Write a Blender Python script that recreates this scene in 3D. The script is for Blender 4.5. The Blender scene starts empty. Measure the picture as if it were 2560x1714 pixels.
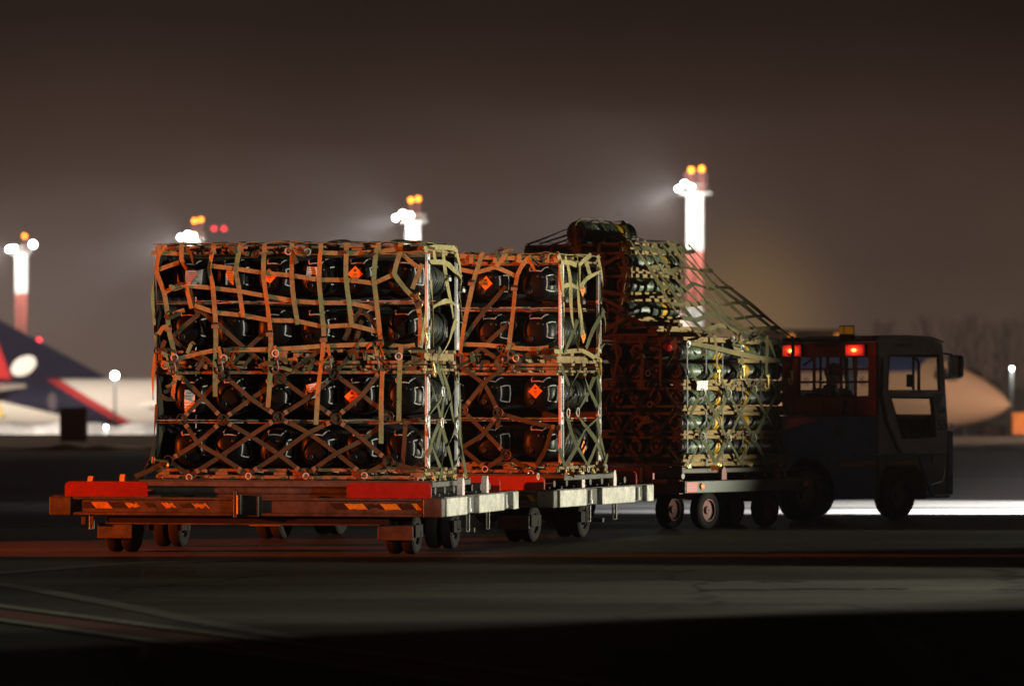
import bpy, math, random
from mathutils import Vector, Matrix
random.seed(7)
SC = bpy.context.scene
COL = SC.collection
# ------------------------------------------------------------------ camera
FPX, CX, YH, CAMZ = 11000.0, 1280.0, 985.0, 1.44
cam_d = bpy.data.cameras.new('camera'); cam = bpy.data.objects.new('camera', cam_d); COL.objects.link(cam)
cam.location = (0, 0, CAMZ); cam.rotation_euler = (math.radians(90), 0, 0)
cam_d.sensor_width = 36; cam_d.lens = FPX*36/2560; cam_d.shift_y = (YH-857)/2560
cam_d.clip_start = 0.5; cam_d.clip_end = 3000
cam_d.dof.use_dof = True; cam_d.dof.focus_distance = 41.0; cam_d.dof.aperture_fstop = 2.2
SC.camera = cam
SC.view_settings.view_transform = 'Standard'; SC.view_settings.look = 'None'
SC.view_settings.exposure = 0; SC.view_settings.gamma = 1
SC.cycles.use_denoising = True
SC.cycles.max_bounces = 6; SC.cycles.transparent_max_bounces = 12; SC.cycles.volume_bounces = 0
SC.cycles.sample_clamp_indirect = 3
# ------------------------------------------------------------------ night sky: city glow near the horizon
W = bpy.data.worlds.new('World'); SC.world = W; W.use_nodes = True
nt = W.node_tree; nt.nodes.clear()
wo = nt.nodes.new('ShaderNodeOutputWorld'); bg = nt.nodes.new('ShaderNodeBackground')
tc = nt.nodes.new('ShaderNodeTexCoord'); sx = nt.nodes.new('ShaderNodeSeparateXYZ')
nt.links.new(tc.outputs['Generated'], sx.inputs[0])
mr = nt.nodes.new('ShaderNodeMapRange'); mr.inputs['From Min'].default_value = -0.005; mr.inputs['From Max'].default_value = 0.145
nt.links.new(sx.outputs['Z'], mr.inputs['Value'])
cr = nt.nodes.new('ShaderNodeValToRGB'); nt.links.new(mr.outputs[0], cr.inputs[0])
e = cr.color_ramp.elements
e[0].position = 0; e[0].color = (0.108, 0.064, 0.047, 1)
e[1].position = 1; e[1].color = (0.006, 0.0036, 0.0029, 1)
for p, c in ((0.127, (0.088, 0.0535, 0.0405, 1)), (0.206, (0.071, 0.0415, 0.031, 1)), (0.388, (0.047, 0.0255, 0.019, 1)), (0.60, (0.0185, 0.0106, 0.0082, 1))):
    n = e.new(p); n.color = c
# glow clouds in the lower sky (moisture lit by the city)
nz = nt.nodes.new('ShaderNodeTexNoise'); nz.inputs['Scale'].default_value = 14; nz.inputs['Detail'].default_value = 5; nz.inputs['Roughness'].default_value = .55
nt.links.new(tc.outputs['Generated'], nz.inputs['Vector'])
mn = nt.nodes.new('ShaderNodeMapRange'); mn.inputs['From Min'].default_value = .3; mn.inputs['From Max'].default_value = .7
mn.inputs['To Min'].default_value = .86; mn.inputs['To Max'].default_value = 1.14
nt.links.new(nz.outputs['Fac'], mn.inputs['Value'])
mx = nt.nodes.new('ShaderNodeMix'); mx.data_type = 'RGBA'; mx.blend_type = 'MULTIPLY'; mx.inputs['Factor'].default_value = 1
nt.links.new(cr.outputs['Color'], mx.inputs[6]); nt.links.new(mn.outputs[0], mx.inputs[7])
# the glow thins out towards the dark side of the field
ax = nt.nodes.new('ShaderNodeMapRange'); ax.inputs['From Min'].default_value = -.12; ax.inputs['From Max'].default_value = .12; ax.inputs['To Min'].default_value = 1.12; ax.inputs['To Max'].default_value = .78
nt.links.new(sx.outputs['X'], ax.inputs['Value'])
m4 = nt.nodes.new('ShaderNodeMath'); m4.operation = 'MULTIPLY'; nt.links.new(mn.outputs[0], m4.inputs[0]); nt.links.new(ax.outputs[0], m4.inputs[1]); nt.links.new(m4.outputs[0], mx.inputs[7])
# sodium glow of the town low in one direction
dv = nt.nodes.new('ShaderNodeVectorMath'); dv.operation = 'DISTANCE'; dv.inputs[1].default_value = (0.052, 0.9985, 0.016)
nt.links.new(tc.outputs['Generated'], dv.inputs[0])
gr = nt.nodes.new('ShaderNodeMapRange'); gr.interpolation_type = 'SMOOTHERSTEP'
gr.inputs['From Min'].default_value = 0.0; gr.inputs['From Max'].default_value = 0.032; gr.inputs['To Min'].default_value = 1; gr.inputs['To Max'].default_value = 0
nt.links.new(dv.outputs['Value'], gr.inputs['Value'])
ad = nt.nodes.new('ShaderNodeMix'); ad.data_type = 'RGBA'; ad.blend_type = 'ADD'
nt.links.new(gr.outputs[0], ad.inputs['Factor']); nt.links.new(mx.outputs[2], ad.inputs[6]); ad.inputs[7].default_value = (0.115, 0.066, 0.014, 1)
nt.links.new(ad.outputs[2], bg.inputs['Color']); bg.inputs['Strength'].default_value = 1.0
nt.links.new(bg.outputs[0], wo.inputs['Surface'])

# ------------------------------------------------------------------ lamps of the apron, with added fill spots
def aim(o, target):
    d = Vector(target)-o.location
    o.rotation_euler = d.to_track_quat('-Z', 'Y').to_euler()
def spot(name, loc, target, watt, color, half, blend=.2, size=.15):
    l = bpy.data.lights.new(name, 'SPOT'); l.energy = watt; l.color = color; l.spot_size = math.radians(2*half)
    l.spot_blend = blend; l.shadow_soft_size = size
    o = bpy.data.objects.new(name, l); COL.objects.link(o); o.location = loc; aim(o, target); return o
def point(name, loc, watt, color, size=.2):
    l = bpy.data.lights.new(name, 'POINT'); l.energy = watt; l.color = color; l.shadow_soft_size = size
    o = bpy.data.objects.new(name, l); COL.objects.link(o); o.location = loc; return o
# white work light at the right of the train
LW = spot('white_work_light', (16, 46, .15), (-.5, 43.35, 2.95), 15500, (1.0, .955, .74), 18.2, .35, .07)
# foreground work light on the open apron
LG = spot('apron_work_and_fill_light', (14, 34.5, 3.2), (0, 32.9, 0), 5200, (1.0, .95, .72), 19, .25, .3)
LG2 = spot('apron_work_and_fill_light', (11, 37.8, 3.0), (-1.5, 29.9, 0), 3000, (1.0, .95, .72), 11.5, .2, .3)
LG3 = spot('apron_work_and_fill_light', (13, 27, 2.6), (-1.3, 41, 3.5), 12000, (1.0, .97, .80), 11, .6, .3)  # unseen fill added to whiten the rear faces of the loads
# amber-red beacon vehicle at the left
LR = spot('amber_beacon_light', (-18, 38.2, 1.7), (-2.0, 41.6, 1.75), 28000, (1.0, .115, .009), 11.2, .12, .10)
LR2 = spot('amber_beacon_light', (-18, 38.2, 1.7), (1.0, 47.4, 1.9), 1900, (1.0, .075, .006), 4.2, .5, .10)
# low headlamps sweeping the ground behind the tractor
LH = spot('headlamp_light', (12.2, 54.1, 1.3), (8.75, 54.1, 0.0), 420000, (1.0, .98, 1.0), 15.5, .7, .06)
LHB = spot('headlamp_light', (13, 57.6, 2.2), (9.3, 57.4, 0.0), 120000, (1.0, .98, 1.0), 27, 1.0, .06)
# unseen spots added to brighten the far aircraft, snow and field
LF1 = spot('added_far_light', (-50, 300, 10), (-30, 349, 1.0), 150000, (1.0, .87, .74), 26, .5, .6)
LF2 = spot('added_far_light', (50, 120, 10), (14, 222, 0.5), 290000, (1.0, .52, .28), 11, .5, .6)
LF4 = spot('added_far_light', (34, 152, 6), (8, 138, 0), 60000, (1.0, .70, .48), 26, .6, .6)
LF5 = spot('added_far_light', (-42, 152, 6), (-14, 138, 0), 45000, (1.0, .74, .55), 26, .6, .6)
LF3 = spot('added_far_light', (-52, 190, 8), (-24, 215, -.9), 260000, (1.0, .88, .78), 20, .5, .6)

# ------------------------------------------------------------------ helpers
def px3(px, py, Y):
    return Vector(((px-CX)/FPX*Y, Y, CAMZ-(py-YH)/FPX*Y))
def px_plane(px, py, p0, n):
    d = Vector(((px-CX)/FPX, 1, -(py-YH)/FPX)); o = Vector((0, 0, CAMZ))
    return o+d*((p0-o).dot(n)/d.dot(n))

def mat(name, col, rough=.6, metal=0., var=.25, scale=6., bump=0., bscale=60., col2=None, spec=.5, coat=0., rvar=.15, dirt=None):
    m = bpy.data.materials.new(name); m.use_nodes = True
    t = m.node_tree; b = t.nodes['Principled BSDF']
    b.inputs['Metallic'].default_value = metal; b.inputs['Specular IOR Level'].default_value = spec
    b.inputs['Coat Weight'].default_value = coat
    tcn = t.nodes.new('ShaderNodeTexCoord')
    no = t.nodes.new('ShaderNodeTexNoise'); no.inputs['Scale'].default_value = scale; no.inputs['Detail'].default_value = 6; no.inputs['Roughness'].default_value = .65
    t.links.new(tcn.outputs['Object'], no.inputs['Vector'])
    r = t.nodes.new('ShaderNodeValToRGB'); r.color_ramp.elements[0].position = .32; r.color_ramp.elements[1].position = .68
    c = Vector(col); a = c*(1-var); z = Vector(col2) if col2 else c*(1+var)
    r.color_ramp.elements[0].color = (*a, 1); r.color_ramp.elements[1].color = (*[min(1, q) for q in z], 1)
    t.links.new(no.outputs['Fac'], r.inputs[0])
    out = r.outputs['Color']
    if dirt:
        n2 = t.nodes.new('ShaderNodeTexNoise'); n2.inputs['Scale'].default_value = scale*3.1; n2.inputs['Detail'].default_value = 8; n2.inputs['Roughness'].default_value = .75
        t.links.new(tcn.outputs['Object'], n2.inputs['Vector'])
        r2 = t.nodes.new('ShaderNodeValToRGB'); r2.color_ramp.elements[0].position = .5; r2.color_ramp.elements[1].position = .68
        t.links.new(n2.outputs['Fac'], r2.inputs[0])
        m2 = t.nodes.new('ShaderNodeMix'); m2.data_type = 'RGBA'
        t.links.new(r2.outputs['Color'], m2.inputs['Factor']); t.links.new(out, m2.inputs[6]); m2.inputs[7].default_value = (*dirt, 1)
        out = m2.outputs[2]
    t.links.new(out, b.inputs['Base Color'])
    rr = t.nodes.new('ShaderNodeMapRange'); rr.inputs['To Min'].default_value = max(0.02, rough-rvar); rr.inputs['To Max'].default_value = min(1, rough+rvar)
    t.links.new(no.outputs['Fac'], rr.inputs['Value']); t.links.new(rr.outputs[0], b.inputs['Roughness'])
    if bump:
        nb = t.nodes.new('ShaderNodeTexNoise'); nb.inputs['Scale'].default_value = bscale; nb.inputs['Detail'].default_value = 4
        t.links.new(tcn.outputs['Object'], nb.inputs['Vector'])
        bp = t.nodes.new('ShaderNodeBump'); bp.inputs['Strength'].default_value = bump; bp.inputs['Distance'].default_value = .01
        t.links.new(nb.outputs['Fac'], bp.inputs['Height']); t.links.new(bp.outputs[0], b.inputs['Normal'])
    return m
def emis(name, col, strength):
    m = bpy.data.materials.new(name); m.use_nodes = True
    b = m.node_tree.nodes['Principled BSDF']; b.inputs['Base Color'].default_value = (*[min(1, c) for c in col], 1)
    b.inputs['Emission Color'].default_value = (*col, 1); b.inputs['Emission Strength'].default_value = strength
    return m
def glass(name, tint=(.8, .85, .85), refl=.08):
    m = bpy.data.materials.new(name); m.use_nodes = True
    t = m.node_tree; t.nodes.clear()
    o = t.nodes.new('ShaderNodeOutputMaterial'); a = t.nodes.new('ShaderNodeBsdfTransparent'); g = t.nodes.new('ShaderNodeBsdfGlossy')
    a.inputs[0].default_value = (*tint, 1); g.inputs['Roughness'].default_value = .05
    f = t.nodes.new('ShaderNodeLayerWeight'); f.inputs[0].default_value = .12
    x = t.nodes.new('ShaderNodeMixShader'); t.links.new(f.outputs[0], x.inputs[0]); t.links.new(a.outputs[0], x.inputs[1]); t.links.new(g.outputs[0], x.inputs[2])
    t.links.new(x.outputs[0], o.inputs[0]); return m

M = {}
M['strap'] = mat('tan_webbing', (.30, .255, .11), .8, var=.22, scale=5, bump=.5, bscale=260, dirt=(.15, .12, .06), spec=.2)
M['net'] = mat('camouflage_webbing', (.066, .055, .03), .85, var=.4, scale=3.2, bump=.5, bscale=260, col2=(.085, .085, .05), spec=.2)
M['olive_net'] = mat('olive_webbing', (.095, .095, .05), .85, var=.3, scale=4, bump=.5, bscale=260, spec=.2)
M['stitch'] = mat('stitched_webbing', (.19, .165, .11), .8, var=.2, scale=30, spec=.2)
M['wood'] = mat('pallet_wood', (.25, .175, .085), .8, var=.4, scale=9, bump=.4, bscale=45, dirt=(.12, .085, .045), spec=.2)
M['tent'] = mat('sloping_webbing', (.17, .145, .07), .85, var=.3, scale=3, bump=.5, bscale=260, spec=.2, dirt=(.10, .09, .05))
M['lit_wood'] = mat('lit_pallet_wood', (.27, .19, .085), .8, var=.3, scale=9, bump=.4, bscale=45, dirt=(.2, .14, .07), spec=.2)  # same pallet wood, brightened as if better lit on the far load
M['pale_wood'] = mat('pale_board', (.42, .35, .27), .75, var=.35, scale=8, bump=.3, bscale=50, dirt=(.13, .10, .07), spec=.2)
M['board'] = mat('shade_black', (.014, .013, .012), .8, var=.3, scale=5)  # near-black, for sheets added where only shade fills the loads
M['black'] = mat('black_composite', (.0065, .0064, .006), .40, var=.4, scale=9, bump=.10, bscale=30, rvar=.14, spec=.10)
M['black_body'] = mat('dark_green_tube', (.022, .027, .022), .33, var=.3, scale=14, bump=.08, bscale=60)
M['plug'] = mat('black_rubber', (.008, .008, .008), .45)
M['white_mark'] = mat('white_stencil', (.42, .43, .41), .6, var=.25, scale=40)
M['orange_label'] = mat('orange_label', (.85, .21, .02), .45, var=.1, scale=20)
M['label_ink'] = mat('label_ink', (.03, .02, .015), .6)
M['paper'] = mat('white_paper', (.72, .69, .66), .6, var=.08, scale=10)
M['steel'] = mat('bare_steel', (.72, .72, .70), .32, .25, var=.15, scale=12, rvar=.12)
M['dark_steel'] = mat('dark_steel', (.10, .10, .09), .45, .8, var=.3, scale=10)
M['brass'] = mat('yellow_zinc', (.75, .62, .25), .32, .9, var=.2, scale=20)
M['alu'] = mat('scuffed_aluminium', (.50, .49, .44), .5, .15, var=.28, scale=7, bump=.15, bscale=25, dirt=(.26, .25, .22))
M['alu_grey'] = mat('grey_channel', (.105, .10, .09), .6, .1, spec=.2, var=.3, scale=9, dirt=(.07, .065, .06))
M['deck'] = mat('dark_deck', (.06, .058, .052), .6, .2, var=.3, scale=5)
M['galv'] = mat('galvanised', (.105, .10, .09), .42, .25, var=.4, scale=4, dirt=(.045, .042, .037))
M['red'] = mat('red_paint', (.30, .014, .010), .45, var=.2, scale=4, dirt=(.19, .013, .010))
M['tyre'] = mat('tyre_rubber', (.016, .015, .014), .85, spec=.12, var=.3, scale=12, bump=.3, bscale=40)
M['frame_black'] = mat('black_frame', (.018, .016, .015), .75, spec=.12, var=.3, scale=6)
M['yellow'] = mat('yellow_tape', (.62, .36, .02), .55, var=.25, scale=12, dirt=(.25, .15, .04))
M['blacktape'] = mat('black_tape', (.012, .011, .010), .55)
M['pinkwhite'] = mat('worn_white_red', (.62, .56, .52), .55, var=.2, scale=14, dirt=(.5, .12, .10))
M['green_cart'] = mat('dark_green_paint', (.018, .033, .026), .5, var=.25, scale=6, dirt=(.05, .035, .03))
M['redbrown'] = mat('oxide_red_paint', (.17, .03, .022), .5, var=.3, scale=6)
M['pouch'] = glass('clear_pouch', (.75, .72, .72))
M['window'] = glass('window_glass', (.90, .92, .92))

class MB:
    def __init__(s): s.v = []; s.f = []; s.m = []
    def add(s, vs, fs, mi=0):
        b = len(s.v); s.v += [Vector(v) for v in vs]; s.f += [tuple(b+i for i in q) for q in fs]; s.m += [mi]*len(fs); return s
    def box(s, c, d, R=None, bev=0., mi=0):
        x, y, z = [q/2 for q in d]; c = Vector(c)
        if bev <= 0:
            vs = [(-x, -y, -z), (x, -y, -z), (x, y, -z), (-x, y, -z), (-x, -y, z), (x, -y, z), (x, y, z), (-x, y, z)]
            fs = [(0, 3, 2, 1), (4, 5, 6, 7), (0, 1, 5, 4), (1, 2, 6, 5), (2, 3, 7, 6), (3, 0, 4, 7)]
        else:
            bb = min(bev, x*.9, y*.9, z*.9); vs = []; fs = []
            # chamfered box: 24 verts
            for sx_ in (-1, 1):
                for sy_ in (-1, 1):
                    for sz_ in (-1, 1):
                        vs += [(sx_*x, sy_*(y-bb), sz_*(z-bb)), (sx_*(x-bb), sy_*y, sz_*(z-bb)), (sx_*(x-bb), sy_*(y-bb), sz_*z)]
            I = lambda a, b_, c_, k: ((a*2+b_)*2+c_)*3+k
            for a in (0, 1): fs.append([I(a, 0, 0, 0), I(a, 1, 0, 0), I(a, 1, 1, 0), I(a, 0, 1, 0)][::(-1 if a == 0 else 1)])
            for a in (0, 1): fs.append([I(0, a, 0, 1), I(0, a, 1, 1), I(1, a, 1, 1), I(1, a, 0, 1)][::(-1 if a == 0 else 1)])
            for a in (0, 1): fs.append([I(0, 0, a, 2), I(1, 0, a, 2), I(1, 1, a, 2), I(0, 1, a, 2)][::(-1 if a == 0 else 1)])
            for a in (0, 1):
                for b_ in (0, 1):
                    fs.append([I(a, b_, 0, 0), I(a, b_, 1, 0), I(a, b_, 1, 1), I(a, b_, 0, 1)])
                    fs.append([I(a, 0, b_, 0), I(a, 1, b_, 0), I(a, 1, b_, 2), I(a, 0, b_, 2)])
                    fs.append([I(0, a, b_, 1), I(1, a, b_, 1), I(1, a, b_, 2), I(0, a, b_, 2)])
            for a in (0, 1):
                for b_ in (0, 1):
                    for c_ in (0, 1): fs.append([I(a, b_, c_, 0), I(a, b_, c_, 1), I(a, b_, c_, 2)])
        vs = [Vector(v) for v in vs]
        if R is not None: vs = [R @ v for v in vs]
        return s.add([v+c for v in vs], fs, mi)
    def cyl(s, p0, p1, r, n=16, r1=None, caps=True, mi=0):
        p0 = Vector(p0); p1 = Vector(p1); r1 = r if r1 is None else r1
        a = (p1-p0).normalized(); u = a.orthogonal().normalized(); w = a.cross(u)
        vs = []
        for p, q in ((p0, r), (p1, r1)):
            for i in range(n):
                t = 2*math.pi*i/n; vs.append(p+(u*math.cos(t)+w*math.sin(t))*q)
        fs = [(i, (i+1) % n, n+(i+1) % n, n+i) for i in range(n)]
        if caps: fs += [tuple(range(n))[::-1], tuple(range(n, 2*n))]
        return s.add(vs, fs, mi)
    def lathe(s, p0, axis, prof, n=24, mi=0, cap=True, exp=2.0):
        a = Vector(axis).normalized(); p0 = Vector(p0)
        if abs(a.y) > .9: u = Vector((1, 0, 0)); w = Vector((0, 0, 1))
        elif abs(a.x) > .9: u = Vector((0, 1, 0)); w = Vector((0, 0, 1))
        else: u = Vector((1, 0, 0)); w = Vector((0, 1, 0))
        vs = []
        for t, r in prof:
            for i in range(n):
                th = 2*math.pi*i/n; c, q = math.cos(th), math.sin(th)
                c = math.copysign(abs(c)**(2/exp), c); q = math.copysign(abs(q)**(2/exp), q)
                vs.append(p0+a*t+u*(c*r)+w*(q*r))
        fs = []
        for k in range(len(prof)-1):
            for i in range(n):
                fs.append((k*n+i, k*n+(i+1) % n, (k+1)*n+(i+1) % n, (k+1)*n+i))
        if cap: fs += [tuple(range(n)), tuple(range((len(prof)-1)*n, len(prof)*n))[::-1]]
        return s.add(vs, fs, mi)
    def tube(s, pts, r, n=6, closed=False, mi=0):
        pts = [Vector(p) for p in pts]; N = len(pts); vs = []; up = None
        for i, p in enumerate(pts):
            a = pts[(i+1) % N] if (closed or i < N-1) else p; b = pts[i-1] if (closed or i > 0) else p
            t = (a-b).normalized()
            if up is None: up = t.orthogonal().normalized()
            up = (up-t*up.dot(t)).normalized(); w = t.cross(up)
            rr = r[i] if isinstance(r, (list, tuple)) else r
            for k in range(n):
                th = 2*math.pi*k/n; vs.append(p+(up*math.cos(th)+w*math.sin(th))*rr)
        fs = []
        for i in range(N if closed else N-1):
            j = (i+1) % N
            for k in range(n): fs.append((i*n+k, i*n+(k+1) % n, j*n+(k+1) % n, j*n+k))
        if not closed: fs += [tuple(range(n))[::-1], tuple(range((N-1)*n, N*n))]
        return s.add(vs, fs, mi)
    def ring(s, c, nrm, R, r, n=18, k=6, mi=0):
        c = Vector(c); nrm = Vector(nrm).normalized(); u = nrm.orthogonal().normalized(); w = nrm.cross(u)
        return s.tube([c+(u*math.cos(2*math.pi*i/n)+w*math.sin(2*math.pi*i/n))*R for i in range(n)], r, k, True, mi)
    def ribbon(s, pts, nrm, wd, th=.005, mi=0, twist=None):
        pts = [Vector(p) for p in pts]; N = len(pts); vs = []
        for i, p in enumerate(pts):
            t = (pts[min(i+1, N-1)]-pts[max(i-1, 0)]).normalized()
            n = nrm[i] if isinstance(nrm, list) else nrm
            n = (n-t*n.dot(t))
            n = n.normalized() if n.length > 1e-5 else t.orthogonal().normalized()
            sd = t.cross(n)
            if twist:
                a = twist[i] if isinstance(twist, list) else twist
                n, sd = n*math.cos(a)+sd*math.sin(a), sd*math.cos(a)-n*math.sin(a)
            w2 = (wd[i] if isinstance(wd, list) else wd)/2
            vs += [p-sd*w2-n*th/2, p+sd*w2-n*th/2, p+sd*w2+n*th/2, p-sd*w2+n*th/2]
        fs = []
        for i in range(N-1):
            for k in range(4): fs.append((i*4+k, i*4+(k+1) % 4, i*4+4+(k+1) % 4, i*4+4+k))
        fs += [(3, 2, 1, 0), (N*4-4, N*4-3, N*4-2, N*4-1)]
        return s.add(vs, fs, mi)
    def prism(s, poly, d, mi=0):
        """poly: list of 3D points (planar); d: extrusion vector"""
        d = Vector(d); n = len(poly); vs = [Vector(p) for p in poly]+[Vector(p)+d for p in poly]
        fs = [tuple(range(n))[::-1], tuple(range(n, 2*n))]+[(i, (i+1) % n, n+(i+1) % n, n+i) for i in range(n)]
        return s.add(vs, fs, mi)
    def build(s, name, mats, parent=None, smooth=35):
        me = bpy.data.meshes.new(name); me.from_pydata([tuple(v) for v in s.v], [], s.f); 
        if not isinstance(mats, (list, tuple)): mats = [mats]
        for m in mats: me.materials.append(m)
        if len(mats) > 1: me.polygons.foreach_set('material_index', s.m)
        bmx = __import__('bmesh').new(); bmx.from_mesh(me); __import__('bmesh').ops.recalc_face_normals(bmx, faces=bmx.faces); bmx.to_mesh(me); bmx.free()
        if smooth:
            me.shade_smooth(); me.set_sharp_from_angle(angle=math.radians(smooth))
        o = bpy.data.objects.new(name, me); COL.objects.link(o)
        if parent is not None: o.parent = parent
        return o

def tag(o, label=None, cat=None, group=None, kind=None):
    if label: o['label'] = label
    if cat: o['category'] = cat
    if group: o['group'] = group
    if kind: o['kind'] = kind
    return o
def empty(name, loc=(0, 0, 0), rz=0., label=None, cat=None, group=None):
    o = bpy.data.objects.new(name, None); COL.objects.link(o); o.location = loc; o.rotation_euler = (0, 0, rz); o.empty_display_size = .1
    return tag(o, label, cat, group)
KIDS = {}
def kids(o): return [c for c in COL.objects if c.parent == o]
def tree_of(o): return (o, [tree_of(c) for c in kids(o)])
def dup(tree, parent=None):
    o, ch = tree
    c = o.copy(); COL.objects.link(c); c.parent = parent
    for t in ch: dup(t, c)
    return c
def frame(loc, psi):
    """matrix of a thing whose forward (+Y) heads psi degrees right of straight-away"""
    return Matrix.Translation(Vector(loc)) @ Matrix.Rotation(-math.radians(psi), 4, 'Z')
def text_mesh(body, size, name, m, parent, mtx, extrude=.002, align='CENTER'):
    cu = bpy.data.curves.new(name, 'FONT'); cu.body = body; cu.size = size; cu.align_x = align; cu.align_y = 'CENTER'; cu.extrude = extrude
    t = bpy.data.objects.new(name, cu); COL.objects.link(t)
    me = bpy.data.meshes.new_from_object(t); bpy.data.objects.remove(t)
    me.materials.clear(); me.materials.append(m)
    o = bpy.data.objects.new(name, me); COL.objects.link(o); o.parent = parent; o.matrix_local = mtx
    return o

# ------------------------------------------------------------------ ground
def apron_mat():
    m = bpy.data.materials.new('apron_asphalt'); m.use_nodes = True; t = m.node_tree; b = t.nodes['Principled BSDF']
    tcn = t.nodes.new('ShaderNodeTexCoord')
    mp = t.nodes.new('ShaderNodeMapping'); mp.inputs['Scale'].default_value = (.35, 1.0, 1); t.links.new(tcn.outputs['Object'], mp.inputs['Vector'])
    n1 = t.nodes.new('ShaderNodeTexNoise'); n1.inputs['Scale'].default_value = .55; n1.inputs['Detail'].default_value = 7; n1.inputs['Roughness'].default_value = .62
    t.links.new(mp.outputs[0], n1.inputs['Vector'])
    n2 = t.nodes.new('ShaderNodeTexNoise'); n2.inputs['Scale'].default_value = 38; n2.inputs['Detail'].default_value = 5
    t.links.new(tcn.outputs['Object'], n2.inputs['Vector'])
    r1 = t.nodes.new('ShaderNodeValToRGB'); r1.color_ramp.elements[0].position = .33; r1.color_ramp.elements[0].color = (.020, .020, .018, 1)
    r1.color_ramp.elements[1].position = .70; r1.color_ramp.elements[1].color = (.098, .095, .080, 1)
    t.links.new(n1.outputs['Fac'], r1.inputs[0])
    r2 = t.nodes.new('ShaderNodeMapRange'); r2.inputs['From Min'].default_value = .3; r2.inputs['From Max'].default_value = .75; r2.inputs['To Min'].default_value = .6; r2.inputs['To Max'].default_value = 1.4
    t.links.new(n2.outputs['Fac'], r2.inputs['Value'])
    mu = t.nodes.new('ShaderNodeMix'); mu.data_type = 'RGBA'; mu.blend_type = 'MULTIPLY'; mu.inputs['Factor'].default_value = 1
    t.links.new(r1.outputs[0], mu.inputs[6]); t.links.new(r2.outputs[0], mu.inputs[7])
    # sealed cracks
    vo = t.nodes.new('ShaderNodeTexVoronoi'); vo.feature = 'DISTANCE_TO_EDGE'; vo.inputs['Scale'].default_value = .22
    nw = t.nodes.new('ShaderNodeTexNoise'); nw.inputs['Scale'].default_value = 1.3; nw.inputs['Detail'].default_value = 4
    t.links.new(tcn.outputs['Object'], nw.inputs['Vector'])
    va = t.nodes.new('ShaderNodeVectorMath'); va.operation = 'MULTIPLY_ADD'; va.inputs[1].default_value = (.9, .9, 0); 
    t.links.new(nw.outputs['Color'], va.inputs[0]); t.links.new(tcn.outputs['Object'], va.inputs[2]); t.links.new(va.outputs[0], vo.inputs['Vector'])
    rc = t.nodes.new('ShaderNodeMapRange'); rc.inputs['From Min'].default_value = .004; rc.inputs['From Max'].default_value = .012; rc.inputs['To Min'].default_value = .35; rc.inputs['To Max'].default_value = 1
    t.links.new(vo.outputs['Distance'], rc.inputs['Value'])
    m3 = t.nodes.new('ShaderNodeMix'); m3.data_type = 'RGBA'; m3.blend_type = 'MULTIPLY'; m3.inputs['Factor'].default_value = 1
    t.links.new(mu.outputs[2], m3.inputs[6]); t.links.new(rc.outputs[0], m3.inputs[7])
    t.links.new(m3.outputs[2], b.inputs['Base Color'])
    rr = t.nodes.new('ShaderNodeMapRange'); rr.inputs['To Min'].default_value = .55; rr.inputs['To Max'].default_value = .95
    t.links.new(n1.outputs['Fac'], rr.inputs['Value']); t.links.new(rr.outputs[0], b.inputs['Roughness'])
    b.inputs['Specular IOR Level'].default_value = .25
    bp = t.nodes.new('ShaderNodeBump'); bp.inputs['Strength'].default_value = .06; bp.inputs['Distance'].default_value = .01
    t.links.new(n2.outputs['Fac'], bp.inputs['Height']); t.links.new(bp.outputs[0], b.inputs['Normal'])
    return m
GZ = [(-40, -.01), (112, -.01), (135, .0), (158, .0), (180, -.45), (220, -1.4), (280, -2.1), (350, -2.5), (800, -2.6), (2200, -2.6)]
def gz(Y):
    for (a, za), (b_, zb) in zip(GZ, GZ[1:]):
        if a <= Y <= b_: return za+(zb-za)*(Y-a)/(b_-a)
    return -2.6
g = MB()
for Y, z in GZ:
    g.v += [Vector((x, Y, z)) for x in (-900, 900)]
g.f = [(2*i, 2*i+1, 2*i+3, 2*i+2) for i in range(len(GZ)-1)]; g.m = [0]*len(g.f)
tag(g.build('ground', mat('winter_field', (.050, .036, .024), .95, var=.45, scale=.12, col2=(.085, .062, .045), spec=.1), smooth=0), kind='structure')
g = MB()
g.add([(-300, -30, 0), (300, -30, 0), (300, 113, 0), (-300, 113, 0)], [(0, 1, 2, 3)])
tag(g.build('apron', apron_mat(), smooth=0), kind='structure')
def ground_strip(name, pts, wd, m, z=.004, curved=False):
    """painted line laid on the apron along ground points"""
    b = MB(); n = len(pts); L = []
    for i, p in enumerate(pts):
        t = (Vector(pts[min(i+1, n-1)])-Vector(pts[max(i-1, 0)])).normalized(); s_ = Vector((t.y, -t.x, 0))*wd/2
        q = Vector((p[0], p[1], z)); b.v += [q-s_, q+s_]
    b.f = [(2*i, 2*i+1, 2*i+3, 2*i+2) for i in range(n-1)]; b.m = [0]*len(b.f)
    return tag(b.build(name, m, smooth=0), kind='structure')
def gpx(px, py):
    Y = CAMZ*FPX/(py-YH); return Vector(((px-CX)/FPX*Y, Y, 0))
M['line_white'] = mat('worn_white_line', (.27, .26, .21), .8, var=.3, scale=3, dirt=(.06, .058, .05))
M['line_red'] = mat('worn_red_line', (.19, .042, .03), .8, var=.3, scale=3, dirt=(.05, .03, .025))
M['joint'] = mat('pale_joint', (.16, .15, .125), .85, var=.4, scale=4, dirt=(.05, .05, .045))
M['scuff'] = mat('pale_scuff', (.080, .074, .066), .9, var=.3, scale=2.5, dirt=(.05, .05, .045))
a_, b_ = gpx(0, 1532), gpx(600, 1612); dr = (b_-a_).normalized(); A0 = a_-dr*6; B0 = b_+dr*16
off = Vector((dr.y, -dr.x, 0))
ground_strip('red_line', [A0, B0], .34, M['line_red'])
ground_strip('white_line', [A0+off*.30, B0+off*.30], .15, M['line_white'], .008)
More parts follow.
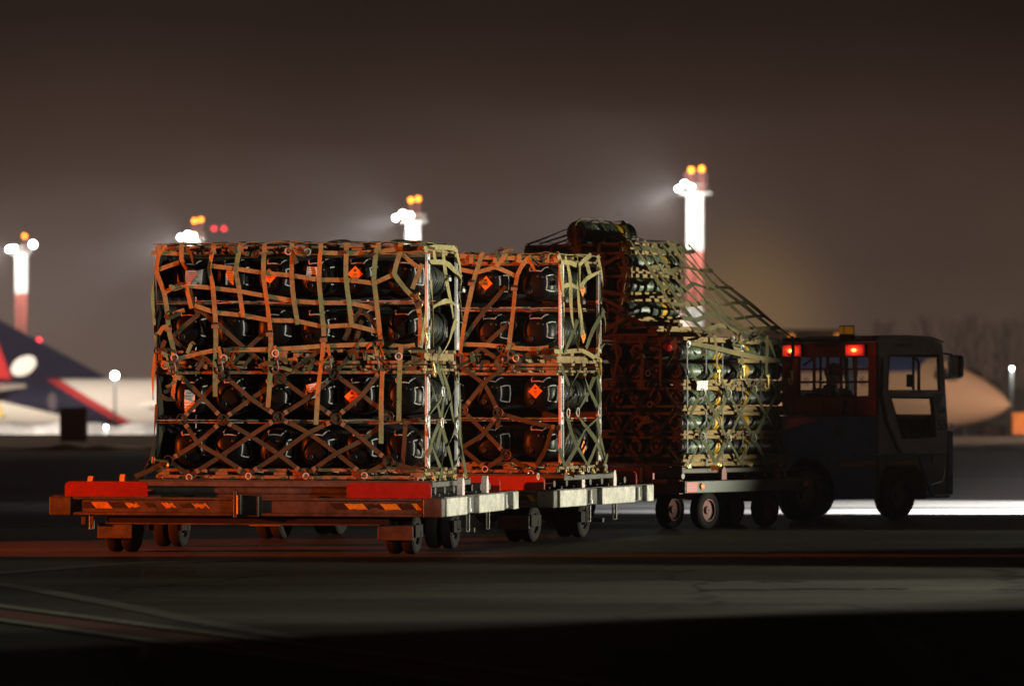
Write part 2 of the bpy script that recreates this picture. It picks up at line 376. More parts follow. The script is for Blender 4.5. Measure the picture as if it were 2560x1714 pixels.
ground_strip('white_line', [A0-off*.30, B0-off*.30], .15, M['line_white'], .008)
ground_strip('pavement_joint', [gpx(180, 1473), gpx(800, 1466), gpx(1700, 1455), gpx(2560, 1462)], .035, M['joint'])
arc = [gpx(*p) for p in ((-60, 1436), (60, 1427), (180, 1417), (300, 1409), (440, 1404), (620, 1399))]
ground_strip('tyre_scuff', arc, .30, M['scuff'])
ground_strip('tyre_scuff', [gpx(*p) for p in ((-60, 1452), (60, 1468), (190, 1492), (330, 1518), (470, 1548), (640, 1578), (800, 1600))], .20, M['scuff'], .003)
for x0, x1, y in ((1755, 1930, 1474), (1930, 2170, 1472), (2190, 2270, 1472), (1775, 1820, 1452), (1900, 2010, 1454), (2500, 2570, 1473)):
    ground_strip('tar_patch', [gpx(x0, y), gpx((x0+x1)/2, y-1.5), gpx(x1, y)], .16, mat('tar', (.012, .012, .011), .8), .0055)
# snow bank along the far edge of the apron, ragged
def ragged(name, x0, x1, Y, z0, h, dep, m, step=.5, seed=1, kind='stuff', flat=False):
    r = random.Random(seed); b = MB(); n = int((x1-x0)/step); rows = []
    for i in range(n+1):
        x = x0+(x1-x0)*i/n; hh = h*(.86+.14*r.random()) if flat else h*(.35+.65*r.random())*(.6+.4*math.sin(i*.37+seed)); dd = dep*(.7+.6*r.random())
        pr = [(-dd*.5, 0), (-dd*.33, hh*.55), (-dd*.1, hh*(.9+.2*r.random())), (dd*.15, hh), (dd*.5, 0)]
        for dy, dz in pr: b.v.append(Vector((x+r.uniform(-.1, .1), Y+dy, z0+dz)))
    for i in range(n):
        for k in range(4): b.f.append((i*5+k, i*5+5+k, i*5+6+k, i*5+k+1))
    b.m = [0]*len(b.f); return tag(b.build(name, m, smooth=60), kind=kind)
M['snow'] = mat('dirty_snow', (.62, .60, .57), .9, var=.25, scale=1.5, dirt=(.25, .22, .19))
ragged('snow_bank', -40, 40, 114, -.02, .22, 2.4, M['snow'], .45, 3)
ragged('snow_bank', -60, -14, 225, -1.55, 1.55, 7, M['snow'], .9, 8, flat=True)
# ------------------------------------------------------------------ floodlight masts
M['mast_white'] = mat('mast_white_paint', (.62, .61, .58), .6, var=.12, scale=.8)
M['mast_red'] = mat('mast_red_paint', (.36, .085, .06), .6, var=.12, scale=.8)
M['lamp_white'] = emis('floodlight_lens', (1, .98, .93), 70)
M['lamp_orange'] = emis('obstruction_orange', (1, .26, .015), 9)
M['lamp_red'] = emis('obstruction_red', (1, .035, .05), 5)
def tower_section(b, z0, z1, w):
    h = w/2-.3
    for sx_ in (-1, 1):
        for sy_ in (-1, 1): b.cyl((sx_*h, sy_*h, z0), (sx_*h, sy_*h, z1), .26, 12)
    n = max(1, round((z1-z0)/1.6)); d = (z1-z0)/n
    for i in range(n):
        a, c = z0+i*d, z0+(i+1)*d
        for sy_ in (-1, 1):
            b.cyl((-h, sy_*h, a), (h, sy_*h, c), .09, 6); b.cyl((h, sy_*h, a), (-h, sy_*h, c), .09, 6)
            b.cyl((-h, sy_*h, c-.02), (h, sy_*h, c-.02), .11, 6)
        for sx_ in (-1, 1):
            b.cyl((sx_*h, -h, a), (sx_*h, h, c), .09, 6); b.cyl((sx_*h, -h, c-.02), (sx_*h, h, c-.02), .11, 6)
    b.box((0, 0, (z0+z1)/2), (.42, .5, z1-z0))       # ladder shaft
def mast(px, Y, ytop, heads, obst, redtop, label, watt):
    base = px3(px, YH, Y); base.z = gz(Y)
    ppm = FPX/Y; top = CAMZ+(YH-ytop)/ppm-base.z
    t = empty('floodlight_mast', base, 0, label, 'light mast', 'red and white floodlight masts along the far apron')
    z = top; k = 0
    while z > 0:
        z0 = max(0, z-5.9); b = MB(); tower_section(b, z0, z, 1.80)
        b.build('tower_section', M['mast_white'] if k % 2 == 0 else M['mast_red'], t); z = z0; k += 1
    b = MB(); b.box((0, 0, top+.06), (3.2, 3.0, .12)); b.ring((0, 0, top+.9), (0, 0, 1), 1.5, .05, 16)
    for i in range(8):
        a = i*math.pi/4; b.cyl((1.5*math.cos(a), 1.5*math.sin(a), top+.1), (1.5*math.cos(a), 1.5*math.sin(a), top+.9), .04, 5)
    b.build('platform', M['mast_white'], t)
    for (hx, hy, s) in heads:
        s *= .62;      # pixel offsets from the mast's axis / absolute row
        c = Vector((hx/ppm, -1.9, CAMZ+(YH-hy)/ppm-base.z))
        b = MB(); b.box(c+Vector((0, .22, 0)), (s*1.25, .3, s*1.1), bev=.05); b.cyl(c+Vector((0, .3, 0)), Vector((0, -.6, c.z-.1)), .09, 8)
        h_ = b.build('floodlight', M['dark_steel'], t)
        b = MB(); b.lathe(c+Vector((0, .07, 0)), (0, -1, 0), [(0, s*.5), (.06, s*.5), (.10, s*.42), (.12, .02)], 20)
        b.build('lens', M['lamp_white'], h_)
    if redtop:
        b = MB()
        for sx_ in (-1, 1):
            for sy_ in (-1, 1): b.box((sx_*1.05, sy_*1.0, top+1.1), (.22, .22, 2.2))
        for zz in (.5, 1.3, 2.0): b.box((0, -1.0, top+zz), (2.3, .2, .5)); b.box((0, 1.0, top+zz), (2.3, .2, .5))
        b.box((0, 0, top+1.1), (1.2, 1.0, 1.9)); b.build('red_head_frame', mat('mast_head_red', (.06, .015, .011), .7, var=.2, scale=.8), t)
    for ox, oy, c in obst:
        p = Vector((ox/ppm, -1.2, CAMZ+(YH-oy)/ppm-base.z))
        b = MB(); b.cyl((p.x, -1.2, top), (p.x, -1.2, p.z-.25), .06, 6); l_ = b.build('lamp_post', M['mast_red'], t)
        b = MB(); b.lathe(p+Vector((0, 0, -.28)), (0, 0, 1), [(0, .16), (.1, .24), (.36, .24), (.46, .1)], 14); b.build('obstruction_lamp', M[c], l_)
    hx = sum(h[0] for h in heads[:2])/2; hy = heads[0][1]
    head = base+Vector((hx/ppm, -2.5, CAMZ+(YH-hy)/ppm-base.z))
    point('added_tower_light', head+Vector((-2.4, -5.5, -2.2)), watt, (1, .97, .90), .5)  # point added in mid-air, clear of the mast, to whiten the tower
    spot('mast_beam_light', head, head+Vector((-30, -14, -12)), 200000, (.86, .92, 1), 25, 1.0, .4)
    spot('mast_beam_light', head, head+Vector((-30, -22, -6)), 40000, (.92, .95, 1), 62, 1.0, .4)
mast(1738, 462, 486, [(-44, 474, .62), (-28, 462, .8), (-12, 470, .72)], [(-11, 425, 'lamp_orange'), (15, 422, 'lamp_orange')], True, 'tallest floodlight mast rising behind the netted far load', 19000)
mast(1034, 530, 556, [(-44, 546, .7), (-26, 536, .9), (-8, 540, .9)], [(-6, 500, 'lamp_orange'), (12, 497, 'lamp_orange')], False, 'floodlight mast above the right end of the nearest load', 17000)
mast(484, 600, 602, [(-30, 594, .8), (-12, 588, .9), (2, 592, .9)], [(4, 552, 'lamp_orange'), (20, 549, 'lamp_orange')], False, 'floodlight mast showing above the left corner of the nearest load', 17000)
mast(55, 650, 634, [(-28, 624, .9), (-16, 622, .9), (31, 612, 1.2)], [(9, 590, 'lamp_orange')], False, 'floodlight mast standing behind the blue aircraft tail fin', 17000)
# far red warning lamps on slender poles
def warn_pole(pts, Y, label):
    x0 = px3(pts[0][0], YH, Y); t = empty('warning_light_pole', (x0.x, Y, gz(Y)), 0, label, 'light pole', 'slender poles with red lamps')
    for px, py in pts:
        p = px3(px, py, Y)-Vector((x0.x, Y, gz(Y)))
        b = MB(); b.cyl((p.x, 0, 0), (p.x, 0, p.z-.2), .10, 8, .05); a = b.build('pole', M['dark_steel'], t)
        b = MB(); b.lathe(p-Vector((0, 0, .25)), (0, 0, 1), [(0, .16), (.1, .27), (.36, .27), (.48, .1)], 12); b.build('red_lamp', M['lamp_red'], a)
warn_pole([(535, 571), (560, 571)], 640, 'pair of small red lamps right of the second floodlight mast')
warn_pole([(97, 850)], 520, 'single small red lamp above the aircraft tail stripe')
warn_pole([(114, 903), (143, 903)], 480, 'pair of small red lamps low beside the aircraft tail')
# apron lamps
def lamp_post(px, py, Y, s, label, warm=False):
    p = px3(px, py, Y); t = empty('apron_lamp', (p.x, Y, gz(Y)), 0, label, 'lamp')
    b = MB(); b.cyl((0, .15, 0), (0, .15, p.z-gz(Y)), .07, 8); b.box((0, .15, p.z-gz(Y)), (s*1.2, .2, s*1.1), bev=.03); b.build('post', M['dark_steel'], t)
    b = MB(); b.lathe((0, .04, p.z-gz(Y)), (0, -1, 0), [(0, s*.5), (.05, s*.5), (.09, s*.35), (.1, .02)], 18); b.build('lamp_lens', M['lamp_white'], t)
    point('apron_lamp_light', (p.x, Y-.6, p.z), 900, (.93, .97, 1), .2)
lamp_post(287, 938, 300, .36, 'bright white lamp shining in front of the white fuselage')
lamp_post(265, 1067, 215, .09, 'small white lamp low on the ground beside the brown cabinet')
lamp_post(2530, 921, 240, .09, 'small white lamp above the aircraft nose at the far side')
# ------------------------------------------------------------------ aircraft
def plane_paint(name, kind):
    m = bpy.data.materials.new(name); m.use_nodes = True; t = m.node_tree; b = t.nodes['Principled BSDF']; b.inputs['Roughness'].default_value = .7; b.inputs['Specular IOR Level'].default_value = .15
    tcn = t.nodes.new('ShaderNodeTexCoord'); s_ = t.nodes.new('ShaderNodeSeparateXYZ'); t.links.new(tcn.outputs['Object'], s_.inputs[0])
    def math_(op, a, c):
        n = t.nodes.new('ShaderNodeMath'); n.operation = op
        for i, q in enumerate((a, c)):
            if isinstance(q, (int, float)): n.inputs[i].default_value = q
            else: t.links.new(q, n.inputs[i])
        return n.outputs[0]
    def mixc(f, a, c):
        n = t.nodes.new('ShaderNodeMix'); n.data_type = 'RGBA'; t.links.new(f, n.inputs['Factor'])
        for i, q in ((6, a), (7, c)):
            if isinstance(q, tuple): n.inputs[i].default_value = (*q, 1)
            else: t.links.new(q, n.inputs[i])
        return n.outputs[2]
    X, Z = s_.outputs['X'], s_.outputs['Z']
    no = t.nodes.new('ShaderNodeTexNoise'); no.inputs['Scale'].default_value = .8; t.links.new(tcn.outputs['Object'], no.inputs['Vector'])
    if kind == 'blue':       # local x = metres forward of the fin root, local z above the axis
        d = math_('ADD', X, math_('MULTIPLY', Z, 1.69))
        c = mixc(math_('LESS_THAN', d, 10.6), (.72, .68, .62), (.42, .030, .035))
        c = mixc(math_('LESS_THAN', d, 9.5), c, (.006, .0075, .030))
        belly = math_('LESS_THAN', Z, math_('SUBTRACT', .85, math_('MULTIPLY', X, .236)))
        c = mixc(math_('MULTIPLY', belly, math_('LESS_THAN', X, 9.0)), c, (.72, .68, .60))
    else:
        c = mixc(math_('MULTIPLY', math_('GREATER_THAN', Z, .92), math_('LESS_THAN', X, 18.6)), (.66, .60, .55), (.03, .08, .33))
    t.links.new(c, b.inputs['Base Color']); return m
def fuselage(b, L, r, nose=5.0, tail=9.0, droop=.35, sweep=.75, nexp=2.1, npow=.62):
    """along +x, tail tip at 0, nose at L; lathe with a drooping nose and raised tail"""
    prof = []
    n = 26; k = 40
    for i in range(k+1):
        x = L*i/k
        if x < tail: q = (x/tail); rr = r*(.12+.88*math.sin(q*math.pi/2)**.9); zc = sweep*r*(1-q)**1.3
        elif x > L-nose: q = (L-x)/nose; rr = r*max(.02, (1-(1-q)**nexp)**npow); zc = -droop*r*(1-q)**1.4
        else: rr = r; zc = 0
        prof.append((x, rr, zc))
    extra = [(L-nose*.08, None, None)]
    vs = []; fs = []
    for x, rr, zc in prof:
        for i in range(n):
            a = 2*math.pi*i/n; vs.append((x, rr*math.cos(a), zc+rr*math.sin(a)))
    for q in range(len(prof)-1):
        for i in range(n): fs.append((q*n+i, q*n+(i+1) % n, (q+1)*n+(i+1) % n, (q+1)*n+i))
    fs += [tuple(range(n)), tuple(range((len(prof)-1)*n, len(prof)*n))]
    b.add(vs, fs)
M['blue_plane'] = plane_paint('blue_tail_livery', 'blue'); M['pink_plane'] = plane_paint('white_blue_livery', 'white')
M['fin_blue'] = mat('fin_dark_blue', (.0045, .0055, .021), .9, var=.1, scale=.5, spec=.05)
M['fin_red'] = mat('fin_red', (.50, .030, .035), .9, var=.1, scale=.5, spec=.05)
M['plane_white'] = mat('aircraft_white', (.70, .66, .60), .35, var=.06, scale=.5)
M['plane_yellow'] = mat('aircraft_yellow', (.65, .45, .03), .4, var=.1, scale=.5)
M['cockpit'] = mat('cockpit_glass', (.02, .022, .025), .12, var=.1)
def aircraft_left():
    Y = 350; o = px3(0, YH, Y); zc = .70
    t = empty('parked_airliner', (o.x-2.5, Y, gz(Y)), 0, 'white airliner with dark blue and red tail parked side on', 'airliner')
    h = zc-gz(Y)
    b = MB(); fuselage(b, 36, 1.98, nose=5.5, tail=11, sweep=.35)
    b.v = [v+Vector((-7, 0, 0)) for v in b.v]
    f = b.build('fuselage', M['blue_plane'], t, 60); f.location = (0, 0, h)
    # fin: leading edge rises to the rear (left)
    def P(px, py): q = px3(px, py, Y); return Vector((q.x-(o.x-2.5), 0, q.z-gz(Y)))
    b = MB(); pl = [P(290, 985), P(258, 938), P(0, 800), P(-105, 745), P(-190, 745), P(-120, 1000)]
    b.prism([p+Vector((0, -.16, 0)) for p in pl], (0, .32, 0)); fn = b.build('tail_fin', M['fin_blue'], t)
    b = MB(); pl = [P(-5, 856), P(34, 957), P(-60, 962), P(-110, 870)]
    b.prism([p+Vector((0, -.19, 0)) for p in pl], (0, .38, 0)); b.build('red_patch', M['fin_red'], fn)
    b = MB(); c = P(60, 914); pl = []
    for i in range(20):
        a = 2*math.pi*i/20; u, w = 1.1*math.cos(a), .72*math.sin(a); pl.append(c+Vector((u*.85-w*.5, -.21, u*.5+w*.85)))
    b.prism(pl, (0, .42, 0)); b.build('white_disc', M['plane_white'], fn)
    b = MB(); pl = [P(-60, 968), P(76, 972), P(84, 980), P(-60, 982)]
    b.prism([P(-70, 961)+Vector((0, -1.6, 0)), P(70, 968)+Vector((0, -1.6, 0)), P(-30, 984)+Vector((0, -6, 0)), P(-110, 980)+Vector((0, -6, 0))], (0, 0, .25)); b.build('tailplane', M['plane_white'], t)
    b = MB(); c = P(137, 1003); b.prism([c+Vector((.36*math.cos(i*.35), -2.0, .72*math.sin(i*.35))) for i in range(18)], (0, .3, 0)); b.build('rear_door', mat('door_grey', (.10, .085, .10), .8, spec=.1), f).location = (0, 0, -h)
    b = MB(); b.prism([P(-40, 1000)+Vector((0, -2.05, 0)), P(5, 1003)+Vector((0, -2.05, 0)), P(20, 1040)+Vector((0, -2.05, 0)), P(-25, 1040)+Vector((0, -2.05, 0))], (0, .2, 0)); b.build('yellow_stripe', M['plane_yellow'], t)
    for x in (18, 25):
        for y in (-1.5, 1.5) if x < 20 else (0,):
            b = MB(); b.cyl((x, y-.2, .5), (x, y+.2, .5), .5, 16); b.cyl((x, y, .5), (x, y, h-1.7), .12, 8); b.build('landing_gear', M['dark_steel'], t)
    b = MB(); b.prism([(17, -1.2, h-.9), (22.5, -1.2, h-.9), (16.5, -16, h-.2), (15, -16, h-.2)], (0, 0, .3)); b.build('wing', M['plane_white'], t)
    b = MB(); b.prism([(17, 1.2, h-.9), (22.5, 1.2, h-.9), (16.5, 16, h-.2), (15, 16, h-.2)], (0, 0, .3)); b.build('wing', M['plane_white'], t)
aircraft_left()
def aircraft_right():
    Yn = 214; nose = px3(2526, 1012, Yn); d = Vector((.80, -.60, 0)).normalized(); L = 23; r = 1.93
    zg = gz(225); zc = 1.62
    tail = Vector((nose.x, Yn, 0))-d*L
    rz = math.atan2(d.y, d.x)
    t = empty('parked_jet', (tail.x, tail.y, zg), rz, 'white jet with blue roof stripe and pointed nose beyond the tractor', 'airliner')
    h = zc-zg
    b = MB(); fuselage(b, L, r, nose=6.4, tail=7, droop=.36, sweep=.6, nexp=1.8, npow=.72); f = b.build('fuselage', M['pink_plane'], t, 60); f.location = (0, 0, h)
    b = MB()
    for s_ in (-1, 1):
        b = MB(); b.prism([(L-3.5, s_*.55, h+.62), (L-2.45, s_*.55, h+.50), (L-2.3, s_*.55, h+.78), (L-3.2, s_*.55, h+1.10)], (0, s_*.82, 0)); b.build('cockpit_window', M['cockpit'], t)
    for i in range(13):
        x = 6+i*.82
        b = MB(); b.box((x, -r+.0, h+.45), (.26, .10, .38), bev=.04); b.build('cabin_window', M['cockpit'], t)
    b = MB(); b.prism([(1.0, -.15, h+1.0), (6.5, -.15, h+1.4), (2.4, -.15, h+5.0), (.2, -.15, h+5.0)], (0, .3, 0)); fn = b.build('tail_fin', M['plane_white'], t)
    b = MB(); b.prism([(4.6, -.18, h+1.5), (6.3, -.18, h+1.5), (4.9, -.18, h+2.8), (3.4, -.18, h+2.6)], (0, .36, 0)); b.build('blue_panel', M['fin_blue'], fn)
    b = MB(); b.prism([(8, -1.2, h-1), (12.5, -1.2, h-1), (9.5, -12, h-.5), (8, -12, h-.5)], (0, 0, .3)); b.prism([(8, 1.2, h-1), (12.5, 1.2, h-1), (9.5, 12, h-.5), (8, 12, h-.5)], (0, 0, .3)); b.build('wing', M['plane_white'], t)
    for x, y in ((8, -1.6), (8, 1.6), (L-4, 0)):
        b = MB(); b.cyl((x, y-.2, .45), (x, y+.2, .45), .45, 16); b.cyl((x, y, .45), (x, y, h-1.5), .12, 8); b.build('landing_gear', M['dark_steel'], t)
aircraft_right()
# brown utility cabinet
def cabinet():
    p = gpx(184, 1104); t = empty('utility_cabinet', p, .1, 'brown slatted utility cabinet on the grass edge at left', 'cabinet')
    m = mat('brown_cabinet', (.10, .052, .036), .7, var=.25, scale=4, dirt=(.06, .04, .03))
    b = MB(); b.box((0, 0, .5), (.84, .5, .98), bev=.02); b.build('housing', m, t)
    b = MB(); b.box((0, 0, 1.01), (.92, .58, .05), bev=.015); b.build('lid', m, t)
    b = MB()
    for i in range(7): b.box((-.33+i*.11, -.257, .52), (.05, .02, .82), bev=.006)
    b.build('door_slats', mat('dark_slat', (.07, .04, .03), .7), t)
cabinet()
# hangar, containers
def hangar():
    Y = 320; x0, x1 = px3(1885, 0, Y).x, px3(2132, 0, Y).x; w = x1-x0; zt = px3(0, 824, Y).z-gz(Y)
    t = empty('hangar', ((x0+x1)/2, Y, gz(Y)), 0, 'dark low hangar with orange lit posts behind the tractor cab', 'building')
    m = mat('hangar_cladding', (.028, .024, .026), .7, var=.2, scale=.6)
    b = MB(); b.box((0, 6, zt/2-.2), (w, 12, zt-.4)); b.build('wall', m, t)
    b = MB(); b.prism([(-w/2-.3, -.4, zt-.42), (w/2+.3, -.4, zt-.42), (w/2-.2, -.4, zt), (-w/2+.3, -.4, zt+.05)], (0, 12.8, 0)); b.build('roof', m, t)
    mo = mat('orange_lit_post', (.55, .18, .04), .6); ml = emis('sodium_lamp', (1, .34, .05), .6)  # posts coloured orange for the sodium light falling on them
    for px in (1978, 2092):
        x = px3(px, 0, Y).x-(x0+x1)/2
        b = MB(); b.box((x, -.25, zt/2-.3), (.42, .3, zt-.6), bev=.03); p_ = b.build('post', mo, t)
        b = MB(); b.box((x, -.45, zt-.55), (.34, .1, .5), bev=.02); b.build('sodium_lamp', ml, p_)
    b = MB()
    for i in range(4): b.box((-w/2+1.4+i*(w-2.8)/3, -.03, 2.2), (1.5, .06, 4.2), bev=.02)
    b.build('door', mat('hangar_door', (.04, .035, .035), .6), t)
    point('hangar_lamp_light', ((x0+x1)/2-1.6, Y-1.5, CAMZ+3.9), 12, (1, .45, .12), .3)
    point('hangar_lamp_light', ((x0+x1)/2+1.7, Y-1.5, CAMZ+3.9), 12, (1, .45, .12), .3)
hangar()
def container(px0, px1, py0, Y, col, label, door=False):
    a, b2 = px3(px0, py0, Y), px3(px1, py0, Y); w = b2.x-a.x; z0 = gz(Y); h = a.z-z0
    t = empty('cargo_container', ((a.x+b2.x)/2, Y, z0), 0, label, 'container')
    m = mat('container_paint', col, .6, var=.2, scale=1.5)
    b = MB(); b.box((0, 1, h/2+.05), (w, 2, h-.1), bev=.03); b.build('body', m, t)
    b = MB(); n = max(3, int(w/.22))
    for i in range(n): b.box((-w/2+(i+.5)*w/n, -.02, h/2+.05), (w/n*.45, .05, h-.3), bev=.01)
    b.build('ribs', m, t)
    b = MB()
    for sx_ in (-1, 1): b.box((sx_*(w/2-.12), .1, .06), (.2, .2, .12))
    b.build('foot', M['dark_steel'], t)
container(2530, 2640, 1031, 190, (.62, .27, .07), 'large orange container at the right edge beyond the nose')
container(2474, 2502, 1063, 192, (.60, .25, .05), 'small orange container below the aircraft nose')
container(2502, 2530, 1062, 193, (.035, .035, .085), 'dark blue container between the two orange ones')
container(2430, 2473, 1060, 194, (.04, .04, .09), 'dark blue container left of the small orange one')
container(2384, 2408, 1060, 195, (.03, .035, .10), 'leftmost dark blue container beside the tractor front')
# ------------------------------------------------------------------ bare poplars at the right, distant belt
M['bark'] = mat('winter_bark', (.075, .055, .045), .9, var=.3, scale=1)
def poplar(px, Y, ytop, wd, seed, label):
    r = random.Random(seed); x = px3(px, 0, Y).x; z0 = gz(Y); H = CAMZ+(YH-ytop)/FPX*Y-z0
    t = empty('poplar_tree', (x, Y, z0), 0, label, 'tree', 'bare poplars beyond the airfield')
    b = MB(); pts = [(r.uniform(-.1, .1)*i/8, r.uniform(-.1, .1)*i/8, H*.97*i/8) for i in range(9)]
    b.tube(pts, [.24*(1-i/8.6) for i in range(9)], 7); b.build('trunk', M['bark'], t)
    b = MB()
    for i in range(80):
        z = H*(.10+.86*r.random()); a = r.uniform(0, 6.283); q = (z/H); R = wd*(.55+.45*math.sin(math.pi*min(1, q*1.05)))*(.5+.6*r.random()); up = (1.0+1.6*r.random())*R*1.5
        p0 = Vector((0, 0, z)); p2 = Vector((R*math.cos(a), R*math.sin(a), min(H*1.01, z+up))); p1 = p0.lerp(p2, .5)+Vector((R*.18*math.cos(a), R*.18*math.sin(a), -up*.08))
        b.tube([p0, p1, p2], [.045, .028, .01], 4)
        for k in range(3):
            s0 = p1.lerp(p2, r.random()*.8); aa = a+r.uniform(-1, 1); b.tube([s0, s0+Vector((.28*R*math.cos(aa), .28*R*math.sin(aa), .45*R+.25))], [.025, .008], 3)
    b.build('crown', M['bark'], t)
WHERE = ['just above the tractor cab roof', 'second, left of the mirror', 'above the tractor mirror', 'above the aircraft cockpit', 'above the aircraft nose', 'left of the small white lamp', 'at the right edge of the view']
for i, (px, yt, wd) in enumerate(((2212, 806, 1.5), (2312, 795, 1.3), (2395, 800, 2.1), (2440, 790, 1.6), (2490, 812, 1.5), (2520, 806, 1.3), (2568, 790, 2.0))):
    poplar(px, 440+9*(i % 3), yt, wd, 40+i, 'tall bare poplar in the haze '+WHERE[i])
def belt():
    r = random.Random(5); b = MB()
    x = -120
    while x < 150:
        h = r.uniform(2.0, 4.6)+(.8 if x > 30 else 0); w = r.uniform(1.5, 4)
        c = Vector((x, 620+r.uniform(-6, 6), -2.6))
        n = 9; vs = []; k = 4
        for j in range(k+1):
            q = j/k
            for i in range(n):
                a = 2*math.pi*i/n; rr = w*(1-.75*q**2)*(.8+.4*r.random()); vs.append(c+Vector((rr*math.cos(a), rr*math.sin(a), h*q*1.2*(.9+.2*r.random()))))
        fs = [(j*n+i, j*n+(i+1) % n, (j+1)*n+(i+1) % n, (j+1)*n+i) for j in range(k) for i in range(n)]+[tuple(range(k*n, k*n+n))]
        b.add(vs, fs); x += w*r.uniform(.5, 1.0)
    tag(b.build('distant_woods', mat('woods', (.02, .018, .016), .95, var=.4, scale=1.5), smooth=60), kind='stuff')
belt()
# ------------------------------------------------------------------ haze
b = MB(); b.box((0, 440, 13.2), (520, 940, 34)); 
hz = b.build('haze', [], smooth=0); tag(hz, kind='stuff')
m = bpy.data.materials.new('night_haze'); m.use_nodes = True; t = m.node_tree; t.nodes.clear()
o = t.nodes.new('ShaderNodeOutputMaterial'); v = t.nodes.new('ShaderNodeVolumePrincipled'); v.inputs['Color'].default_value = (.92, .81, .76, 1)
v.inputs['Density'].default_value = .0004; v.inputs['Anisotropy'].default_value = .2
t.links.new(v.outputs[0], o.inputs['Volume']); hz.data.materials.append(m)
# ------------------------------------------------------------------ trolleys
def wheel(parent, c, r, w, rim_m, n=28, rimr=.62):
    x, y, z = c; b = MB()
    prof = [(-w/2, r*rimr), (-w/2, r*.88), (-w*.38, r*.975), (-w*.2, r), (w*.2, r), (w*.38, r*.975), (w/2, r*.88), (w/2, r*rimr)]
    b.lathe((x, y, z), (1, 0, 0), prof, n, cap=False); b.lathe((x, y, z), (1, 0, 0), [(-w*.12, r*rimr), (w*.12, r*rimr)], n, cap=False)
    t = b.build('wheel', M['tyre'], parent)
    b = MB(); b.lathe((x, y, z), (1, 0, 0), [(-w*.47, r*rimr), (-w*.47, r*.55), (-w*.25, r*.5), (-w*.22, r*.22), (-w*.42, r*.2), (-w*.42, .01)], n, cap=False)
    b.lathe((x, y, z), (1, 0, 0), [(w*.47, r*rimr), (w*.47, r*.55), (w*.25, r*.5), (w*.22, r*.22), (w*.42, r*.2), (w*.42, .01)], n, cap=False)
    b.build('rim', rim_m, t); return t
def rounded_plate(b, x0, x1, z0, z1, y, th, r=.05, bottom=False):
    pl = []
    def arcp(cx, cz, a0, a1):
        for i in range(6):
            a = math.radians(a0+(a1-a0)*i/5); pl.append((cx+r*math.cos(a), y, cz+r*math.sin(a)))
    pl.append((x0, y, z0)); pl.append((x1, y, z0)); arcp(x1-r, z1-r, 0, 90); arcp(x0+r, z1-r, 90, 180)
    b.prism(pl, (0, th, 0))
